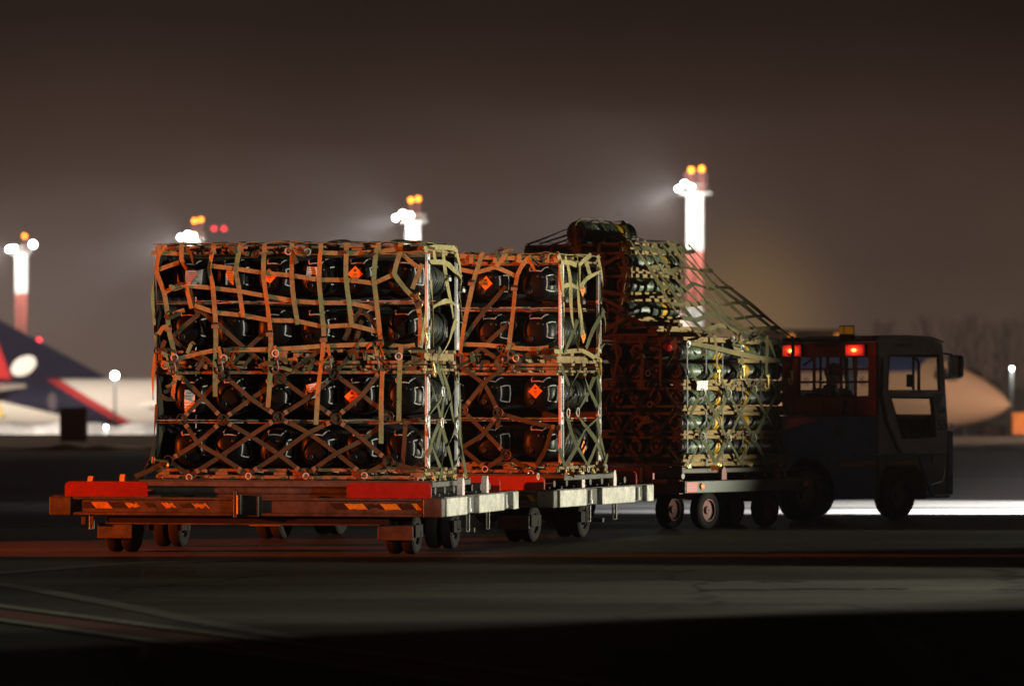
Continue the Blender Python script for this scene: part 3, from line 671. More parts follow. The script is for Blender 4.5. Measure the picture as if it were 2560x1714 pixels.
def trolley(A, psi, W_, L, label, first=True):
    Fm = Matrix.Rotation(-math.radians(psi), 3, 'Z')
    org = Vector((A.x, A.y, 0))-Fm @ Vector((W_/2, -L/2, 0))
    t = empty('pallet_trolley', org, -math.radians(psi), label, 'trolley', 'roller deck pallet trolleys towed in a train')
    lx = lambda p: -W_/2+(p-124)/982*W_
    yr = -L/2; zt, zb = .508, .342
    # deck
    b = MB(); b.box((0, .02, .455), (W_-.18, L-.24, .05)); b.build('deck', M['deck'], t)
    # rear beam: a channel with flanges and recessed web, two bays and an end plate each
    b = MB()
    for p0, p1 in ((180, 588), (655, 1058)):
        x0, x1 = lx(p0), lx(p1); c = (x0+x1)/2; w = x1-x0
        b.box((c, yr+.05, zt-.012), (w, .10, .024), bev=.004); b.box((c, yr+.05, zb+.014), (w, .10, .028), bev=.005); b.box((c, yr+.055, (zt+zb)/2), (w, .05, zt-zb-.06))
        b.box((x0+.006, yr+.03, (zt+zb)/2), (.012, .05, zt-zb-.054)); b.box((x1-.006, yr+.03, (zt+zb)/2), (.012, .05, zt-zb-.054))
    rb = b.build('rear_beam', M['galv'], t)
    for p0, p1 in ((124, 179), (1059, 1106)):
        b = MB(); b.box(((lx(p0)+lx(p1))/2, yr+.045, (zt+zb)/2), (lx(p1)-lx(p0), .11, zt-zb+.004), bev=.008); b.build('end_plate', M['galv'], rb)
    b = MB(); b.box((lx(621), yr+.04, .43), (lx(655)-lx(588)-.01, .10, .20), bev=.01); b.cyl((lx(606), yr-.03, .36), (lx(606), yr-.03, .53), .030, 14); b.box((lx(596), yr-.02, .45), (.03, .05, .25), bev=.006); b.build('latch_post', M['dark_steel'], rb)
    # worn hazard tape
    def tape(p0, p1, m, sk=14, z0=.404, z1=.461, wear=0):
        bb = MB(); r = random.Random(int(p0)); n = 7; top = [(p0+(p1-p0)*i/n, z1-(r.random()*wear if 0 < i < n else 0)) for i in range(n+1)]; bot = [(p0+sk+(p1-p0)*i/n, z0+(r.random()*wear if 0 < i < n else 0)) for i in range(n+1)]
        vs = []
        for (pa, za), (pb, zb_) in zip(top, bot): vs += [(lx(pa), yr+.0275, za), (lx(pb), yr+.0275, zb_)]
        bb.add(vs, [(2*i, 2*i+1, 2*i+3, 2*i+2) for i in range(n)]); bb.build('warning_tape', m, rb, 0)
    for p0, p1, k, wr in ((188, 226, 0, .0), (226, 268, 1, .0), (268, 310, 0, .004), (310, 342, 1, .022), (362, 380, 0, .02), (404, 432, 1, .02), (446, 478, 0, .022), (480, 515, 1, .022),
                          (826, 862, 0, .0), (862, 908, 1, .008), (908, 948, 0, .02), (950, 990, 1, .008), (990, 1028, 0, .014), (1028, 1042, 1, 0)):
        tape(p0, p1, M['blacktape'] if k == 0 else M['yellow'], wear=wr)
    # red end stops
    for p0, p1 in ((160, 370), (868, 1076)):
        b = MB(); rounded_plate(b, lx(p0), lx(p1), .510, .648, yr+.03, .025); b.build('end_stop', M['red'], t)
    for p0, p1 in ((300, 480), (850, 1060)):
        b = MB(); rounded_plate(b, lx(p0), lx(p1), .510, .648, L/2-.06, .025); b.build('end_stop', M['red'], t)
    # side beams: scuffed plates between recessed bays with bright locking rods
    for s in (1, -1):
        x = s*(W_/2-.035); b = MB()
        for f0, f1 in ((.04, .30), (.46, .80), (.93, 1.0)):
            b.box((x, yr+.06+(f0+f1)/2*(L-.06), (zt+zb)/2), (.07, (f1-f0)*(L-.06), zt-zb), bev=.006)
        sb = b.build('side_beam', M['alu'], t)
        b = MB(); b.box((x-s*.03, yr+.06+.38*(L-.06), (zt+zb)/2), (.03, .158*(L-.06), zt-zb-.012)); b.build('recess', M['alu_grey'], sb)
        b = MB(); b.box((x-s*.03, yr+.06+.865*(L-.06), (zt+zb)/2), (.03, .128*(L-.06), zt-zb-.012)); b.build('recess', M['alu_grey'], sb)
        for f in (.37, .865):
            b = MB(); b.cyl((x, yr+.06+f*(L-.06), zb+.02), (x, yr+.06+f*(L-.06), zt-.02), .016, 10); b.cyl((x, yr+.06+f*(L-.06), zb+.018), (x, yr+.06+f*(L-.06), zb+.05), .024, 10); b.build('locking_rod', M['steel'], sb)
        b = MB(); b.box((x+s*.005, yr+L/2+.03, zt+.006), (.06, L-.1, .006)); b.build('edge_strip', M['galv'], sb)
        for dy in (.99, 1.95):
            b = MB(); y = yr+dy; pl = [(x-s*.06, y-.045, zt+.01), (x-s*.06, y+.045, zt+.01), (x-s*.06, y+.045, zt+.11), (x-s*.06, y+.015, zt+.165), (x-s*.06, y-.02, zt+.17), (x-s*.06, y-.045, zt+.13)]
            b.prism(pl, (s*.05, 0, 0)); b.build('side_stop', M['pinkwhite'], t)
        for dy, dz in ((1.1, .0), (1.9, .0)):
            b = MB(); y = yr+dy; R_ = .010
            b.tube([(x, y-.05, zb-.002), (x, y-.05, zb-.16), (x, y+.05, zb-.16), (x, y+.05, zb-.002)], R_, 6); b.build('stirrup', M['galv'], t)
    # front beam
    b = MB(); b.box((0, L/2-.05, (zt+zb)/2), (W_-.15, .10, zt-zb), bev=.008); b.build('front_beam', M['galv'], t)
    # rollers
    for i in range(8):
        y = yr+.27+i*(L-.55)/7; b = MB(); b.cyl((lx(372), y, .562), (W_/2-.22, y, .562), .034, 14); ro = b.build('roller', M['galv'], t)
        b = MB(); b.box(((lx(372)+W_/2-.22)/2, y, .503), (W_/2-.22-lx(372)-.1, .05, .055)); b.build('roller_support', M['deck'], ro)
    # chassis
    b = MB(); b.box((0, yr+.17, .30), (lx(945)-lx(240), .14, .078)); 
    for x in (-.9, .9): b.box((x, .1, .30), (.12, L-.5, .078))
    b.box((0, yr+2.0, .30), (W_-.7, .14, .078)); b.build('chassis', M['frame_black'], t)
    b = MB(); b.box((lx(593), yr+.095, .266), (lx(945)-lx(240), .012, .012)); b.build('chassis_lip', M['galv'], t)
    for p in (206, 226):
        b = MB(); b.box((lx(p), yr+.06, zb-.045), (.04, .02, .09), bev=.004); b.build('hanging_tab', M['galv'], t)
    for xc in (lx(285), lx(988)):
        for k, dy in enumerate((.33, 1.78)):
            y = yr+dy; b = MB()
            b.box((xc-.02, y-.205 if k == 0 else y, .195), (.33, .02, .135), bev=.006)
            br = b.build('axle_bracket', M['galv'] if k == 0 else M['frame_black'], t)
            b = MB(); b.box((xc-.175, y-.06, .21), (.02, .27, .11)); b.box((xc+.155, y-.06, .21), (.02, .27, .11)); b.cyl((xc-.17, y, .185), (xc+.17, y, .185), .022, 10); b.build('axle_cheek', M['frame_black'], br)
            for dx in (-.075, .075): wheel(t, (xc+dx, y, .182), .182, .115, M['frame_black'])
    b = MB(); b.box((W_/2-.5, .3, .24), (.05, .4, .05), bev=.006); b.box((W_/2-.32, .42, .17), (.30, .04, .04)); b.build('brake_linkage', M['galv'], t)
    # tow bar
    b = MB(); b.tube([(-.22, L/2-.05, .33), (0, L/2+.42, .30), (.22, L/2-.05, .33)], .028, 8); b.ring((0, L/2+.47, .30), (0, 0, 1), .05, .016, 14); b.build('tow_bar', M['frame_black'], t)
    return t, Fm, org
# near-right deck corners, as solved from the photograph's perspective
A1 = Vector((-.622, 39.3, 0)); A2 = Vector((.406, 42.56, 0)); A3 = Vector((1.826, 46.6, 0))
PS1, PS2, PS3, PS4 = 13.0, 20.3, 38.5, 47.0
T1, F1, O1 = trolley(A1, PS1, 3.69, 3.05, 'nearest pallet trolley with hazard tape and two red end stops')
tr = tree_of(T1); T2 = dup(tr); W2 = 3.69; L2 = 3.05
F2 = Matrix.Rotation(-math.radians(PS2), 3, 'Z'); O2 = A2-F2 @ Vector((W2/2, -L2/2, 0)); T2.location = O2; T2.rotation_euler = (0, 0, -math.radians(PS2))
T2['label'] = 'middle pallet trolley with scuffed white side beam behind the nearest one'
def far_trolley():
    W_, L, zt = 3.3, 2.4, .525; Fm = Matrix.Rotation(-math.radians(PS3), 3, 'Z'); org = A3-Fm @ Vector((W_/2, -L/2, 0))
    t = empty('pallet_trolley', org, -math.radians(PS3), 'farthest pallet trolley with dark green side beam and red rims', 'trolley', 'roller deck pallet trolleys towed in a train')
    b = MB(); b.box((0, 0, .46), (W_-.12, L-.12, .06)); b.build('deck', M['deck'], t)
    for s in (1, -1):
        b = MB(); b.box((s*(W_/2-.03), .0, .455), (.06, L-.02, .13), bev=.006); sb = b.build('side_beam', M['green_cart'], t)
        b = MB(); b.box((s*(W_/2-.0), -L/2+.13, .455), (.012, .2, .115), bev=.003); b.build('red_panel', M['red'], sb)
        b = MB(); b.lathe((s*(W_/2+.001), -L/2+.31, .46), (s, 0, 0), [(0, .035), (.015, .035), (.022, .02), (.024, .004)], 14); b.build('reflector', M['orange_label'], sb)
        b = MB(); b.lathe((s*(W_/2+.001), L/2-.16, .46), (s, 0, 0), [(0, .035), (.015, .035), (.022, .02), (.024, .004)], 14); b.build('reflector', M['orange_label'], sb)
        for dy in (.75, 1.75):
            b = MB(); y = -L/2+dy; x = s*(W_/2-.06); b.prism([(x, y-.045, zt), (x, y+.045, zt), (x, y+.04, zt+.10), (x, y, zt+.15), (x, y-.04, zt+.10)], (s*.04, 0, 0)); b.build('side_stop', M['redbrown'], t)
    for s in (-1, 1):
        b = MB(); b.box((0, s*(L/2-.04), .455), (W_-.14, .08, .15), bev=.006); b.build('end_beam', M['redbrown'], t)
    for x0 in (-1.3, .6):
        b = MB(); rounded_plate(b, x0, x0+.62, zt+.003, zt+.13, -L/2+.02, .022); b.build('end_stop', M['red'], t)
    for x0, x1 in ((.85, 1.05), (1.22, 1.42)):
        b = MB(); b.box(((x0+x1)/2, -L/2-.005, .515), (x1-x0, .012, .04), bev=.003); b.build('reflector_strip', M['orange_label'], t)
    b = MB(); pl = [(1.07, -L/2-.02, .50), (1.11, -L/2-.02, .50), (1.10, -L/2-.02, .66), (1.085, -L/2-.02, .67)]; b.prism(pl, (0, .015, 0)); b.build('side_stop', M['pinkwhite'], t)
    for i in range(6):
        y = -L/2+.25+i*.38; b = MB(); b.cyl((-W_/2+.2, y, .565), (W_/2-.2, y, .565), .03, 12); b.build('roller', M['galv'], t)
    b = MB(); b.box((0, 0, .36), (1.6, L-.3, .09)); b.box((0, -.5, .36), (W_-.4, .12, .09)); b.box((0, .6, .36), (W_-.4, .12, .09)); b.build('chassis', M['redbrown'], t)
    for x in (-W_/2+.16, W_/2-.16, -W_/2+.62, W_/2-.62):
        for y in (-.62, .50): wheel(t, (x, y, .20), .20, .13, M['redbrown'], rimr=.60)
    b = MB(); b.tube([(-.22, L/2-.05, .36), (0, L/2+.5, .34), (.22, L/2-.05, .36)], .028, 8); b.ring((0, L/2+.55, .34), (0, 0, 1), .05, .016, 14); b.build('tow_bar', M['frame_black'], t)
far_trolley()
# ------------------------------------------------------------------ black canisters
CAP = [(0, .045), (.004, .075), (.014, .105), (.036, .133), (.066, .151), (.105, .162), (.15, .166), (.215, .166), (.23, .158)]
EXPN = 2.7
def cap_pt(th, s, lift=.0025):
    ys = [c[0] for c in CAP]; k = min(len(CAP)-2, int(s)); f = s-k
    y = CAP[k][0]*(1-f)+CAP[k+1][0]*f; r = CAP[k][1]*(1-f)+CAP[k+1][1]*f+lift
    c, q = math.cos(th), math.sin(th); c = math.copysign(abs(c)**(2/EXPN), c); q = math.copysign(abs(q)**(2/EXPN), q)
    return Vector((c*r, y-lift, q*r))
def cap_line(b, pts, wd=.011):
    """a stencilled stroke following the cap's surface; pts = (theta, profile position)"""
    P = []
    for (t0, s0), (t1, s1) in zip(pts, pts[1:]):
        for i in range(6): P.append(cap_pt(t0+(t1-t0)*i/6, s0+(s1-s0)*i/6))
    P.append(cap_pt(*pts[-1])); N = []
    for p in P:
        N.append((Vector((p.x, 0, p.z)).normalized()*.6+Vector((0, -1, 0))*.8).normalized())
    b.ribbon(P, N, wd, .002)
def canister_proto():
    t = empty('munition_canister')
    b = MB(); prof = [(.22, .148)]
    y = .24
    while y < .96:
        prof += [(y, .148), (y+.008, .156), (y+.03, .156), (y+.038, .148)]; y += .085
    prof += [(.98, .148)]
    b.lathe((0, 0, 0), (0, 1, 0), prof, 32); b.build('tube_body', M['black_body'], t)
    for e in (0, 1):
        b = MB(); sgn = 1 if e == 0 else -1
        b.lathe((0, 0 if e == 0 else 1.2, 0), (0, sgn, 0), CAP, 44, exp=EXPN); c = b.build('end_cap', M['black'], t, 50)
        o_ = 0 if e == 0 else 1.2
        if e == 0:
            b = MB(); cap_line(b, [(math.radians(114), 6.0), (math.radians(112), 2.4), (math.radians(68), 2.4), (math.radians(66), 6.0)]); b.build('top_mark', M['white_mark'], c, 0)
            b = MB(); cap_line(b, [(math.radians(21), 6.0), (math.radians(26), 2.5), (math.radians(-26), 2.5), (math.radians(-21), 6.0), (math.radians(21), 6.0)]); b.build('side_mark', M['white_mark'], c, 0)
            b = MB()
            b.lathe((-.055, .018, -.082), (0, -1, 0), [(0, .034), (.022, .032), (.026, .027), (.018, .024), (.018, .008), (.028, .006), (.028, .001)], 18); b.build('valve_plug', M['plug'], c)
            b = MB(); b.lathe((.035, .02, .062), (0, -1, 0), [(0, .02), (.02, .018), (.03, .012), (.034, .002)], 12); b.lathe((.072, .03, .056), (0, -1, 0), [(0, .018), (.02, .015), (.03, .004)], 12); b.box((.054, .012, .06), (.04, .014, .02), bev=.003); b.build('latch_knob', M['plug'], c)
        b = MB(); b.ring((0, .195 if e == 0 else 1.005, 0), (0, 1, 0), .172, .006, 36); b.build('clamp_ring', M['plug'], c)
        b = MB(); b.box((.163, .19 if e == 0 else 1.01, -.05), (.02, .05, .07), bev=.005); b.build('latch', M['dark_steel'], c)
    return t
def diamond(parent, x, z, s=.062, rot=0.):
    b = MB(); y = -.004
    pl = [(x+s*math.cos(math.radians(a+rot)), y, z+s*math.sin(math.radians(a+rot))) for a in (90, 180, 270, 0)]
    b.prism(pl, (0, .002, 0)); d = b.build('hazard_label', M['orange_label'], parent, 0)
    b = MB(); r = random.Random(3); c = Vector((x, y-.002, z+s*.42))
    for k in range(7):
        a = k*.9; b.prism([c+Vector((.004*math.cos(a+1.5), 0, .004*math.sin(a+1.5))), c+Vector((.016*math.cos(a), 0, .016*math.sin(a))), c+Vector((.004*math.cos(a-1.5), 0, .004*math.sin(a-1.5)))], (0, .0008, 0))
    for zz, w in ((-.002, .034), (-.014, .040), (-.034, .012)): b.box((x, y-.0016, z+zz), (w, .0008, .0055))
    b.build('label_print', M['label_ink'], d, 0)
def sheet(parent, x, z, w, h, rot, y=-.006, name='paper_label', nl=5):
    R = Matrix.Rotation(math.radians(rot), 3, 'Y'); b = MB(); n = 6; vs = []
    for i in range(n+1):
        for j in range(2): vs.append(R @ Vector((-w/2+w*j, -.012*math.sin(i/n*3.1), h/2-h*i/n))+Vector((x, y, z)))
    b.add(vs, [(2*i, 2*i+1, 2*i+3, 2*i+2) for i in range(n)]); p = b.build(name, M['paper'], parent)
    b = MB(); r = random.Random(int(x*100)+int(z*50))
    for i in range(nl):
        zz = h*.36-i*h*.15; ww = w*r.uniform(.35, .75); b.box(R @ Vector((-.08*w+r.uniform(-.1, .1)*w, -.016, zz))+Vector((x, y, z)), (ww, .0006, .004), R)
    b.build('label_print', M['label_ink'], p, 0); return p
ROWZ = [2.51, 2.046, 1.43, .954]; ROWN = ['top', 'second', 'third', 'bottom']; ORD = ['first', 'second', 'third', 'fourth', 'fifth', 'sixth']
proto = canister_proto(); ptree = tree_of(proto); used = [False]
def place_canister(mtx, label, group):
    o = proto if not used[0] else dup(ptree); used[0] = True
    o.matrix_world = mtx; tag(o, label, 'canister', group); return o
def LM(P, psi, x, y, z): return Matrix.Translation(Vector((P.x, P.y, 0))) @ Matrix.Rotation(-math.radians(psi), 4, 'Z') @ Matrix.Translation((x, y, z))
P1 = Vector((-.787, 39.70, 0)); P2 = Vector((.451, 42.97, 0)); P3 = Vector((1.81, 46.74, 0))
cans = {}
for r in range(4):
    for c in range(6):
        q = random.Random(r*7+c); ang = q.uniform(-3, 3)
        m_ = LM(P1, PS1, -.222-.403*(5-c)+q.uniform(-.008, .008), q.uniform(.0, .03), ROWZ[r]) @ Matrix.Rotation(math.radians(ang), 4, 'Y')
        cans[1, r, c] = place_canister(m_, f'black canister in {ROWN[r]} row of the nearest load, {ORD[c]} from its left end', 'black canisters stacked in the nearest load')
for r in range(4):
    for c in range(4):
        q = random.Random(90+r*7+c)
        m_ = LM(P2, PS2, -.24-.49*c+q.uniform(-.008, .008), q.uniform(.0, .02), ROWZ[r]+.02) @ Matrix.Rotation(math.radians(q.uniform(-3, 3)), 4, 'Y')
        cans[2, r, c] = place_canister(m_, f'black canister in {ROWN[r]} row of the middle load, {ORD[c]} from its right end', 'black canisters stacked in the middle load')
def end_label(key): return [k for k in kids(cans[key]) if k.name.startswith('end_cap') and any(q.name.startswith('top_mark') for q in kids(k))][0]
for key, x, z in (((1, 0, 2), -.035, .0), ((1, 0, 4), -.02, .02), ((1, 2, 4), -.06, -.01), ((2, 0, 1), -.02, .0), ((2, 2, 0), -.01, .02)): diamond(end_label(key), x, z, rot=random.Random(key[2]).uniform(-5, 5), s=.072)
sheet(end_label((1, 0, 1)), .0, .0, .075, .15, 4, -.03); sheet(end_label((1, 0, 3)), -.02, .02, .11, .13, 6, -.02); sheet(end_label((1, 2, 0)), .02, -.05, .10, .20, 2, -.02); sheet(end_label((1, 2, 3)), -.03, .04, .10, .13, -12, -.02)
# orange side labels on the middle load's right-hand canisters
for r in (0, 1, 3):
    o = cans[2, r, 0]; c = [k for k in kids(o) if k.name.startswith('tube_body')][0]
    b = MB(); y0, z0, s = .93, -.05, .075
    pl = []
    for a in (90, 180, 270, 0): pl.append((.170, y0+s*math.cos(math.radians(a)), z0+s*math.sin(math.radians(a))))
    b.prism(pl, (.003, 0, 0)); d = b.build('hazard_label', M['orange_label'], c, 0)
    b = MB(); b.box((.1745, y0, z0+.02), (.001, .03, .03)); b.box((.1745, y0, z0-.012), (.001, .05, .008)); b.build('label_print', M['label_ink'], d, 0)
    sheet_b = MB(); sheet_b.box((.1575, .30, .0), (.004, .09, .09)); sheet_b.build('paper_label', M['paper'], c, 0)
# ------------------------------------------------------------------ pallets, skids and cradles
def skid(P, psi, x0, x1, y0, y1, z0, z1, label, group, seed=1, name='wooden_pallet', nb=4, pale=False, wm='wood'):
    r = random.Random(seed); t = empty(name, LM(P, psi, (x0+x1)/2, (y0+y1)/2, z0).translation, -math.radians(psi), label, 'pallet', group)
    w, d, h = x1-x0, y1-y0, z1-z0; bt = min(.03, h*.34)
    for nm, zc in (('top_board', h-bt/2), ('bottom_board', bt/2)):
        for k in range(nb):
            y = -d/2+.045+(d-.09)*k/(nb-1)
            if k == 0 and (nm == 'top_board' or pale):
                x = -w/2+.005
                while x < w/2-.06:
                    ln = min(r.uniform(.16, .46), w/2-.005-x); dz = r.uniform(-.006, .004)
                    b = MB(); b.box((x+ln/2, y+r.uniform(-.004, .02), zc+dz), (ln-.004, .09, bt*r.uniform(.8, 1)), bev=.003); b.build(nm, M[('pale_wood', 'wood', 'alu_grey')[r.randrange(3)]] if pale else M[wm], t, 0)
                    x += ln+r.uniform(.02, .11)
                continue
            b = MB(); b.box((r.uniform(-.01, .01), y, zc+r.uniform(-.002, .002)), (w-.01, .09, bt), Matrix.Rotation(r.uniform(-.004, .004), 3, 'Y'), bev=.003); b.build(nm, M['pale_wood'] if (pale and nm == 'top_board') else M[wm], t, 0)
    if wm == 'lit_wood':
        for zz, hh in ((h*.80, h*.36), (h*.19, h*.34)) if h > .07 else ((h*.5, h*.8),):
            b = MB(); b.box((w/2+.004, r.uniform(-.01, .01), zz), (.024, d-.01, hh), Matrix.Rotation(r.uniform(-.006, .006), 3, 'X'), bev=.003); b.build('edge_board', M[wm], t, 0)
    n = 3 if w < 1.6 else 4
    if h > .07:
        for k in range(n):
            b = MB(); b.box((-w/2+.08+(w-.16)*k/(n-1), 0, h/2), (.11, d-.02, h-2*bt-.002), bev=.004); b.build('bearer', M[wm], t, 0)
    return t
def air_pallet(P, psi, x0, x1, y0, y1, label):
    t = empty('air_cargo_pallet', LM(P, psi, (x0+x1)/2, (y0+y1)/2, .597).translation, -math.radians(psi), label, 'cargo pallet', 'aluminium air cargo pallets under the loads')
    w, d = x1-x0, y1-y0
    b = MB(); b.box((0, 0, .028), (w, d, .05), bev=.006); b.build('panel', M['alu_grey'], t)
    for s in (-1, 1):
        b = MB(); b.box((0, s*(d/2-.03), .058), (w, .06, .012), bev=.003); b.build('edge_rail', M['galv'], t)
        for k in range(6):
            x = -w/2+.2+(w-.4)*k/5; b = MB(); b.ring((x, s*(d/2-.03), .084), (0, 1, 0), .020, .006, 12); b.box((x, s*(d/2-.03), .067), (.06, .04, .012), bev=.002); b.build('tie_down_ring', M['dark_steel'], t)
    for k in range(4):
        y = -d/2+.15+(d-.3)*k/3; b = MB(); b.ring((w/2-.03, y, .088), (1, 0, 0), .026, .007, 12); b.box((w/2-.03, y, .067), (.04, .06, .012), bev=.002); b.build('tie_down_ring', M['brass'], t)
for P, psi, w, nm in ((P1, PS1, 2.55, 'nearest'), (P2, PS2, 2.1, 'middle')):
    air_pallet(P, psi, -w-.12, .10, -.10, 1.36, f'aluminium air cargo pallet on the rollers under the {nm} load')
    half = [(-w, -w/2-.01, 'left'), (-w/2+.01, .0, 'right')]
    for i, (a, c, sd) in enumerate(half):
        g_ = f'wooden pallets inside the {nm} load'
        skid(P, psi, a, c, .0, 1.22, .672, .765, f'{sd} wooden base pallet under the bottom row of the {nm} load', g_, 3+i)
        skid(P, psi, a, c, .0, 1.22, 1.625, 1.705, f'{sd} lower wooden pallet halfway up the {nm} load', g_, 5+i)
        skid(P, psi, a, c, .02, 1.22, 1.715, 1.845, f'{sd} upper wooden pallet halfway up the {nm} load', g_, 7+i)
        skid(P, psi, a, c, .0, 1.22, 2.715, 2.79, f'{sd} wooden lid on top of the {nm} load', g_, 9+i)
        skid(P, psi, a, c, .01, 1.21, 2.262, 2.294, f'{sd} thin board cradle between the upper two rows of the {nm} load', g_, 11+i, 'cradle_board', pale=True)
        skid(P, psi, a, c, .01, 1.21, 1.174, 1.206, f'{sd} thin board cradle between the lower two rows of the {nm} load', g_, 13+i, 'cradle_board', pale=True)
    b = MB(); b.box((0, 0, 0), (w-.04, .012, 2.02), bev=.003); o_ = b.build('shade_board', M['board'], None); o_.matrix_world = LM(P, psi, -w/2, 1.235, 1.735); tag(o_, f'dark sheet added for the shade behind the {nm} load', 'board')  # added sheet, stands in for the shade between the canisters
    b = MB(); b.box((0, 0, 0), (.012, 1.18, 2.02), bev=.003); o_ = b.build('shade_board', M['board'], None); o_.matrix_world = LM(P, psi, -w+.01, .63, 1.735); tag(o_, f'dark sheet added for the shade at the left end of the {nm} load', 'board')
    # bright steel channels standing at the corners of the load's right side
    for y, wn in ((.055, 'near'), (1.17, 'far')):
        for z0, z1, tn in ((.77, 1.62, 'lower'), (1.85, 2.71, 'upper')):
            t = empty('steel_upright', LM(P, psi, .012, y, z0).translation, -math.radians(psi), f'bright steel upright at the {wn} corner of the {tn} tier of the {nm} load', 'upright', 'bright steel uprights on the sides of the loads')
            h = z1-z0; b = MB(); b.box((0, -.034, h/2), (.028, .016, h), bev=.003); b.box((0, .034, h/2), (.028, .016, h), bev=.003); b.build('flange', M['steel'], t)
            b = MB(); b.box((-.012, 0, h/2), (.006, .052, h)); b.build('web', M['dark_steel'], t)
            for zz in (.04, .40, .47, h-.05):
                b = MB(); b.box((.004, 0, zz), (.018, .052, .05), bev=.003); b.build('lug', M['steel'], t)
#PART4
# ------------------------------------------------------------------ webbing nets
def smooth_path(pts, sub=5):
    """Catmull-Rom through the knots, kept tight so webbing stays nearly straight between knots"""
    P = [Vector(p) for p in pts]; out = []
    for i in range(len(P)-1):
        p0, p1, p2, p3 = P[max(i-1, 0)], P[i], P[i+1], P[min(i+2, len(P)-1)]
        m1, m2 = (p2-p0)*.22, (p3-p1)*.22
        for k in range(sub):
            u = k/sub; u2, u3 = u*u, u**3
            out.append(p1*(2*u3-3*u2+1)+m1*(u3-2*u2+u)+p2*(-2*u3+3*u2)+m2*(u3-u2))
    out.append(P[-1]); return out
class Face:
    """a flat side of a load; strap knots are measured on it"""
    def __init__(s, P, psi, side, off=0.):
        a = math.radians(psi); s.n = Vector((-math.sin(a), -math.cos(a), 0)) if side == 'rear' else Vector((math.cos(a), -math.sin(a), 0))
        s.u = Vector((math.cos(a), -math.sin(a), 0)) if side == 'rear' else Vector((math.sin(a), math.cos(a), 0))
        s.p = Vector((P.x, P.y, 0))+s.n*off
    def px(s, x, y, lift=0.): return px_plane(x, y, s.p, s.n)+s.n*lift
    def uz(s, u, z, lift=0.): return s.p+s.u*u+Vector((0, 0, z))+s.n*lift
def strap(t, pts, n, wd=.045, m='strap', seed=0, sub=5, tw=.35, name='strap'):
    r = random.Random(seed); P = smooth_path(pts, sub); N = len(P)
    L = sum((b_-a_).length for a_, b_ in zip(P, P[1:])); ph = r.uniform(0, 6.28); k = r.uniform(1.2, 2.6)
    s = 0; T = []
    for i, p in enumerate(P):
        if i: s += (P[i]-P[i-1]).length
        T.append(tw*math.sin(ph+k*s*2.2)+r.uniform(-.05, .05)); P[i] = p+n*(.006*math.sin(ph*2+s*9))
    b = MB(); b.ribbon(P, n, wd, .004, twist=T); return b.build(name, M[m], t, 50)
def stitch(t, p, d, n, wd=.05, ln=.035):
    b = MB(); d = d.normalized(); b.ribbon([p-d*ln/2+n*.004, p+d*ln/2+n*.004], n, wd, .004); b.build('stitch_patch', M['stitch'], t, 0)
def ring(t, c, n, R=.042, m='dark_steel', r=.0065):
    b = MB(); b.ring(c, n, R, r, 20); b.build('ring', M[m], t)
def buckle(t, c, n, d, m='dark_steel'):
    d = d.normalized(); s = d.cross(n); R = Matrix((s, n, d)).transposed(); b = MB()
    b.box(c+n*.012, (.066, .012, .016), R, bev=.003); b.build('buckle_bar', M['plug'], t)
    b = MB(); b.box(c+n*.016-d*.03, (.068, .014, .036), R, bev=.004); b.build('buckle', M['stitch'] if m == 'cloth' else M[m], t)
def hook(t, c, n, d, m='dark_steel', s=1.):
    d = d.normalized(); sd = d.cross(n); pts = [c-d*.02*s, c+d*.03*s]
    for k in range(9):
        a = math.pi*(k/8*1.25); pts.append(c+d*(.03+.032*math.sin(a)*.9+.018)*s+sd*(.026-.026*math.cos(a))*s)
    b = MB(); b.tube([p+n*.012 for p in pts], .0085*s, 7); b.box(c-d*.03*s+n*.012, (.05*s, .014, .022*s), Matrix((sd, n, d)).transposed(), bev=.003); b.build('hook', M[m], t)
def net_thing(name, P, psi, label, cat='cargo net', group='webbing cargo nets over the loads'):
    # parts are given in world space, so the root stays unrotated
    t = empty(name, (0, 0, 0), 0, label, cat, group); return t
# ---- nearest load, rear face: tan top net
R1 = Face(P1, PS1, 'rear', .035); S1 = Face(P1, PS1, 'right', .03)
V1 = [[(414, 612), (398, 640), (393, 679), (413, 735), (421, 785), (424, 826), (438, 885), (443, 915), (433, 996)],
      [(456, 612), (456, 650), (470, 672)], [(466, 713), (480, 771)],
      [(536, 613), (524, 672), (534, 716), (540, 790), (541, 850), (540, 930), (540, 991)],
      [(604, 612), (600, 626), (591, 677), (600, 728), (610, 793)],
      [(663, 612), (661, 640), (660, 689), (670, 760), (678, 838), (678, 930), (671, 1018)],
      [(732, 612), (731, 640), (731, 690), (737, 755), (746, 811)],
      [(804, 612), (801, 640), (799, 701), (806, 770), (811, 832), (807, 890), (797, 975), (791, 1061)],
      [(868, 612), (867, 645), (867, 694), (874, 760), (881, 815)],
      [(948, 613), (942, 632), (936, 696), (945, 775), (953, 845), (957, 900), (955, 1010), (954, 1108)],
      [(1003, 866), (1000, 960), (998, 1052)],
      [(1003, 614), (1002, 630), (988, 684), (1016, 724), (1043, 752), (1052, 800), (1052, 868)]]
